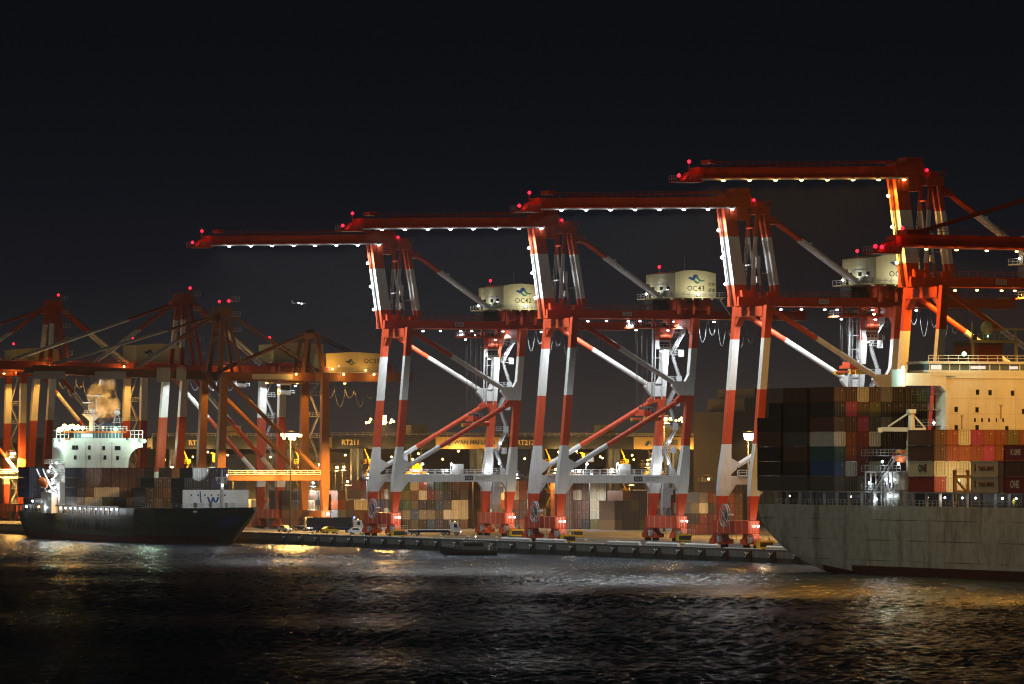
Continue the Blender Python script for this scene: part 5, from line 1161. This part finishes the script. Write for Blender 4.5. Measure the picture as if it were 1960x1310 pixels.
# ------------------------------------------------------------------ vehicles on the quay, small boat, plane
def wheel_set(R_, xs, hw, r):
    for x in xs:
        for s in (-1,1): m = MB(); m.tube((x, s*hw-.16, r),(x, s*hw+.16, r), r, 12, 0); m.tube((x, s*hw-.18, r),(x, s*hw+.18, r), r*.5, 10, 1); m.build('wheel', [black, ygrey], R_)
def truck(px, u, rz, label, cabm, loadc=None, box=None, lights=False, bluebeacon=False):
    v = v_at(px, u); R_ = thing('terminal_truck', label, 'truck', (u, v, 0), rz, 'trucks on the quay apron')
    m = MB(); m.box(-6.5, 6.4, -.5, .5, .75, 1.15, 0); m.box(-6.6, 4.0, -1.2, 1.2, 1.15, 1.4, 1); m.box(-6.6,-6.4,-1.2,1.2,.6,1.4,1); m.build('chassis', [dark, CM['blue']], R_)
    m = MB(); m.prism([(4.4,.9),(6.9,.9),(6.95,2.0),(6.6,3.3),(4.4,3.4)], -1.2, 1.2, 0); m.prism([(5.4,2.05),(6.3,2.05),(6.15,3.0),(5.4,3.0)], -1.24, 1.24, 1); m.hexa([(6.93,-1.05,2.0),(6.99,-1.05,2.0),(6.99,1.05,2.0),(6.93,1.05,2.0)],[(6.58,-1.05,3.2),(6.68,-1.05,3.2),(6.68,1.05,3.2),(6.58,1.05,3.2)],1)
    m.box(6.9,7.05,-1.2,1.2,.6,1.0,2); m.box(4.2,4.5,-1.15,1.15,2.8,3.9,0); cb = m.build('cab', [cabm, glass, dark], R_)
    wheel_set(R_, (-5.4,-4.2,2.6,3.8,6.0), 1.0, .5)
    if loadc: o = container(0,0,0,loadc,12.19,2.7,f"{CC[loadc][1]} container riding on a truck trailer on the quay", None); o.parent=None; o.matrix_world = Matrix.Translation((u,v,1.42)) @ Matrix.Rotation(rz,4,'Z') @ Matrix.Translation((3.9,0,0)) @ Matrix.Rotation(math.pi/2,4,'Z')
    for s in (-.85,.85): flood(R_, (7.1, s, .95), E_W, .5 if lights else .22, 'headlight', 260 if lights else 0, WC, (.6,0,.1), 'bulb')
    for s in (-.8,.8): flood(R_, (5.6, s, 3.6), E_A, .22, 'beacon', 0, AC, (0,0,0), 'bulb')
    if bluebeacon: flood(R_, (4.6, 0, 4.1), E_B, .5, 'beacon', 0, AC, (0,0,0), 'bulb')
    return R_
truck(830, 20, math.radians(-24), 'white-cab truck with an empty blue flatbed trailer between crane legs', shipwhite)
truck(583, 24, math.radians(-92), 'truck facing the camera with two bright headlights on', ygrey, lights=True)
truck(646, 18, math.radians(-20), 'white-cab truck carrying a black container by the orange crane', shipwhite, 'black', bluebeacon=True)
def pickup(px, u, rz, label, matl, cat='car'):
    v = v_at(px, u); R_ = thing('parked_car', label, cat, (u, v, 0), rz, 'cars parked on the quay apron')
    m = MB(); m.prism([(-2.3,.4),(2.3,.4),(2.35,.95),(1.2,1.1),(.7,1.75),(-1.2,1.8),(-2.2,1.2),(-2.35,.8)], -.85, .85, 0); m.prism([(-1.1,1.2),(1.0,1.2),(.65,1.68),(-.95,1.7)], -.87, .87, 1); m.build('body', [matl, glass], R_)
    wheel_set(R_, (-1.4,1.4), .8, .34)
    for s in (-.6,.6): flood(R_, (2.4, s, .8), E_W, .2, 'headlight', 0, WC, (0,0,0), 'bulb')
pickup(684, 8, math.radians(-40), 'pale car parked at the foot of the crane marked OC42', wletter)
pickup(632, 10, math.radians(10), 'yellow car parked beside the truck with the black container', yellow)
pickup(765, 12, math.radians(-30), 'blue car parked just right of the legs of OC42', CM['blue'])
pickup(545, 10, math.radians(-70), 'grey car parked near the bow of the small dark ship', ygrey)
# low stacked gear on the quay
for i, (px, u, label, c) in enumerate(((375*0+382+0, 6, '', None),)): pass
def genset(px, u, label, mt):
    v = v_at(px, u); m = MB(); m.box(-1.6,1.6,-1,1,.15,1.9,0); m.box(-1.5,1.5,-1.04,-1,.5,1.5,1); m.box(-1.7,1.7,-1.1,1.1,0,.15,1); m.tube((1.2,.5,1.9),(1.2,.5,2.5),.12,8,1)
    o = m.build('generator_box', [mt, dark]); o.location = (u, v, 0); tag(o, label, 'equipment box')
for c in ((762, -1.5, 'yellow equipment box at the waterside foot of OC42', yellow), (1087, -1.5, 'yellow equipment box at the waterside foot of OC43', yellow), (1464, -1.5, 'yellow equipment box at the waterside foot of OC41', yellow), (988, 30, 'yellow equipment box at the landside foot of OC42', yellow), (1308, 30, 'yellow equipment box at the landside foot of OC43', yellow), (1102, 40, 'wide yellow equipment box under the stacks right of OC43', yellow)): genset(*c)

bu, bv = at(898, 1478)
B = thing('harbour_launch', 'low dark launch with a small wheelhouse passing in front of the quay', 'boat', (bu, bv, -2.9), math.pi-TH)
m = MB(); rings = []
for x, w, zk, zd in ((-6.6,1.7,-.3,1.25),(-4,2.1,-.5,1.2),(0,2.2,-.5,1.3),(3,1.8,-.5,1.5),(5.2,1.0,-.3,1.8),(6.9,.1,.6,2.15)):
    rings.append([(x,-w,zd),(x,-w*.96,zd*.55),(x,-w*.7,zk+.15),(x,0,zk),(x,w*.7,zk+.15),(x,w*.96,zd*.55),(x,w,zd)])
m.loft(rings); m.build('hull', [paint('dark launch hull', (.02,.022,.026), .45, .3)], B)
m = MB(); m.prism([(-3.6,1.2),(1.8,1.3),(1.4,3.1),(-3.4,3.1)], -1.25, 1.25, 0); m.box(-3.2,1.2,-1.28,1.28,2.1,2.8,1); m.box(-3.7,1.7,-1.4,1.4,3.1,3.2,0); wh2 = m.build('wheelhouse', [paint('launch cabin paint', (.10,.10,.10), .5, .2), glass], B)
m = MB(); m.tube((-1.5,0,3.2),(-1.5,0,5.2),.06,6); m.build('mast', ygrey, B); m = MB(); m.rail((-6.4,-1.6,1.25),(-3.8,-1.8,1.2),.9,3,.03); m.build('rail', ygrey, B); m = MB(); m.rail((2,-1.8,1.4),(6,-.5,1.9),.8,5,.03); m.build('rail', ygrey, B); m = MB(); m.tube((-4.6,.4,1.2),(-4.6,.4,2.4),.3,8); m.build('exhaust_pipe', ygrey, B)
flood(B, (-1.5,0,4.4), emis('pink masthead lamp', (1,.5,.4), 9), .35, 'masthead_lamp', 0, RC, (0,0,0), 'bulb')
for i, f in enumerate((-4,0,3)):
    m = MB(); m.tube((f,2.2,.9),(f,2.45,.9),.4,10); m.build('tyre_fender', black, B)

u, v = at(574, 2450)
P_ = thing('airliner', 'distant airliner showing two tiny white lights in the night sky', 'plane', (u, v, CH+(890-581)/F*2450), -.2); P_.scale = (.16,.16,.16)
m = MB(); m.tube((-15,0,0),(13,0,0),2,12,0); m.tube((13,0,0),(18,0,0),2,12,0,.4); m.tube((-15,0,0),(-21,0,.8),2,12,0,.5); m.build('fuselage', shipwhite, P_)
for s in (-1,1): m = MB(); m.hexa([(3,s*1.5,-.8),(-4,s*1.5,-.8),(-8,s*17,.6),(-5.5,s*17,.6)],[(3,s*1.5,-.3),(-4,s*1.5,-.3),(-8,s*17,.8),(-5.5,s*17,.8)]); m.tube((1,s*6,-1.8),(-3,s*6,-1.8),1.0,10); m.build('wing', shipwhite, P_)
m = MB(); m.prism([(-15,1.5),(-19,7.5),(-21.5,7.5),(-20,1.2)],-.2,.2); m.box(-20.5,-17.5,-6,6,1,1.3); m.build('tail_fin', shipwhite, P_)
for p in ((4,-2.4,-.8),(-5.5,-17,.9)): flood(P_, p, E_W, 3.2, 'landing_light', 0, WC, (0,0,0), 'bulb')

# ------------------------------------------------------------------ haze
if HAZE:
    m = MB(); m.box(-1010, 1710, -1510, 1610, -10.2, 92); o = m.build('haze', bpy.data.materials.new('haze')); tag(o, 'thin night haze over the harbour', 'haze', kind='stuff')
    hm = o.data.materials[0]; hm.use_nodes = True; t = hm.node_tree; t.nodes.remove(t.nodes['Principled BSDF'])
    pv = N(t, 'ShaderNodeVolumePrincipled'); pv.inputs['Color'].default_value = (.8,.8,.8,1); pv.inputs['Density'].default_value = HAZE; pv.inputs['Anisotropy'].default_value = .3
    t.links.new(pv.outputs[0], t.nodes['Material Output'].inputs['Volume'])
print('containers', NC[0], 'lights', len([o for o in bpy.data.objects if o.type == 'LIGHT']))
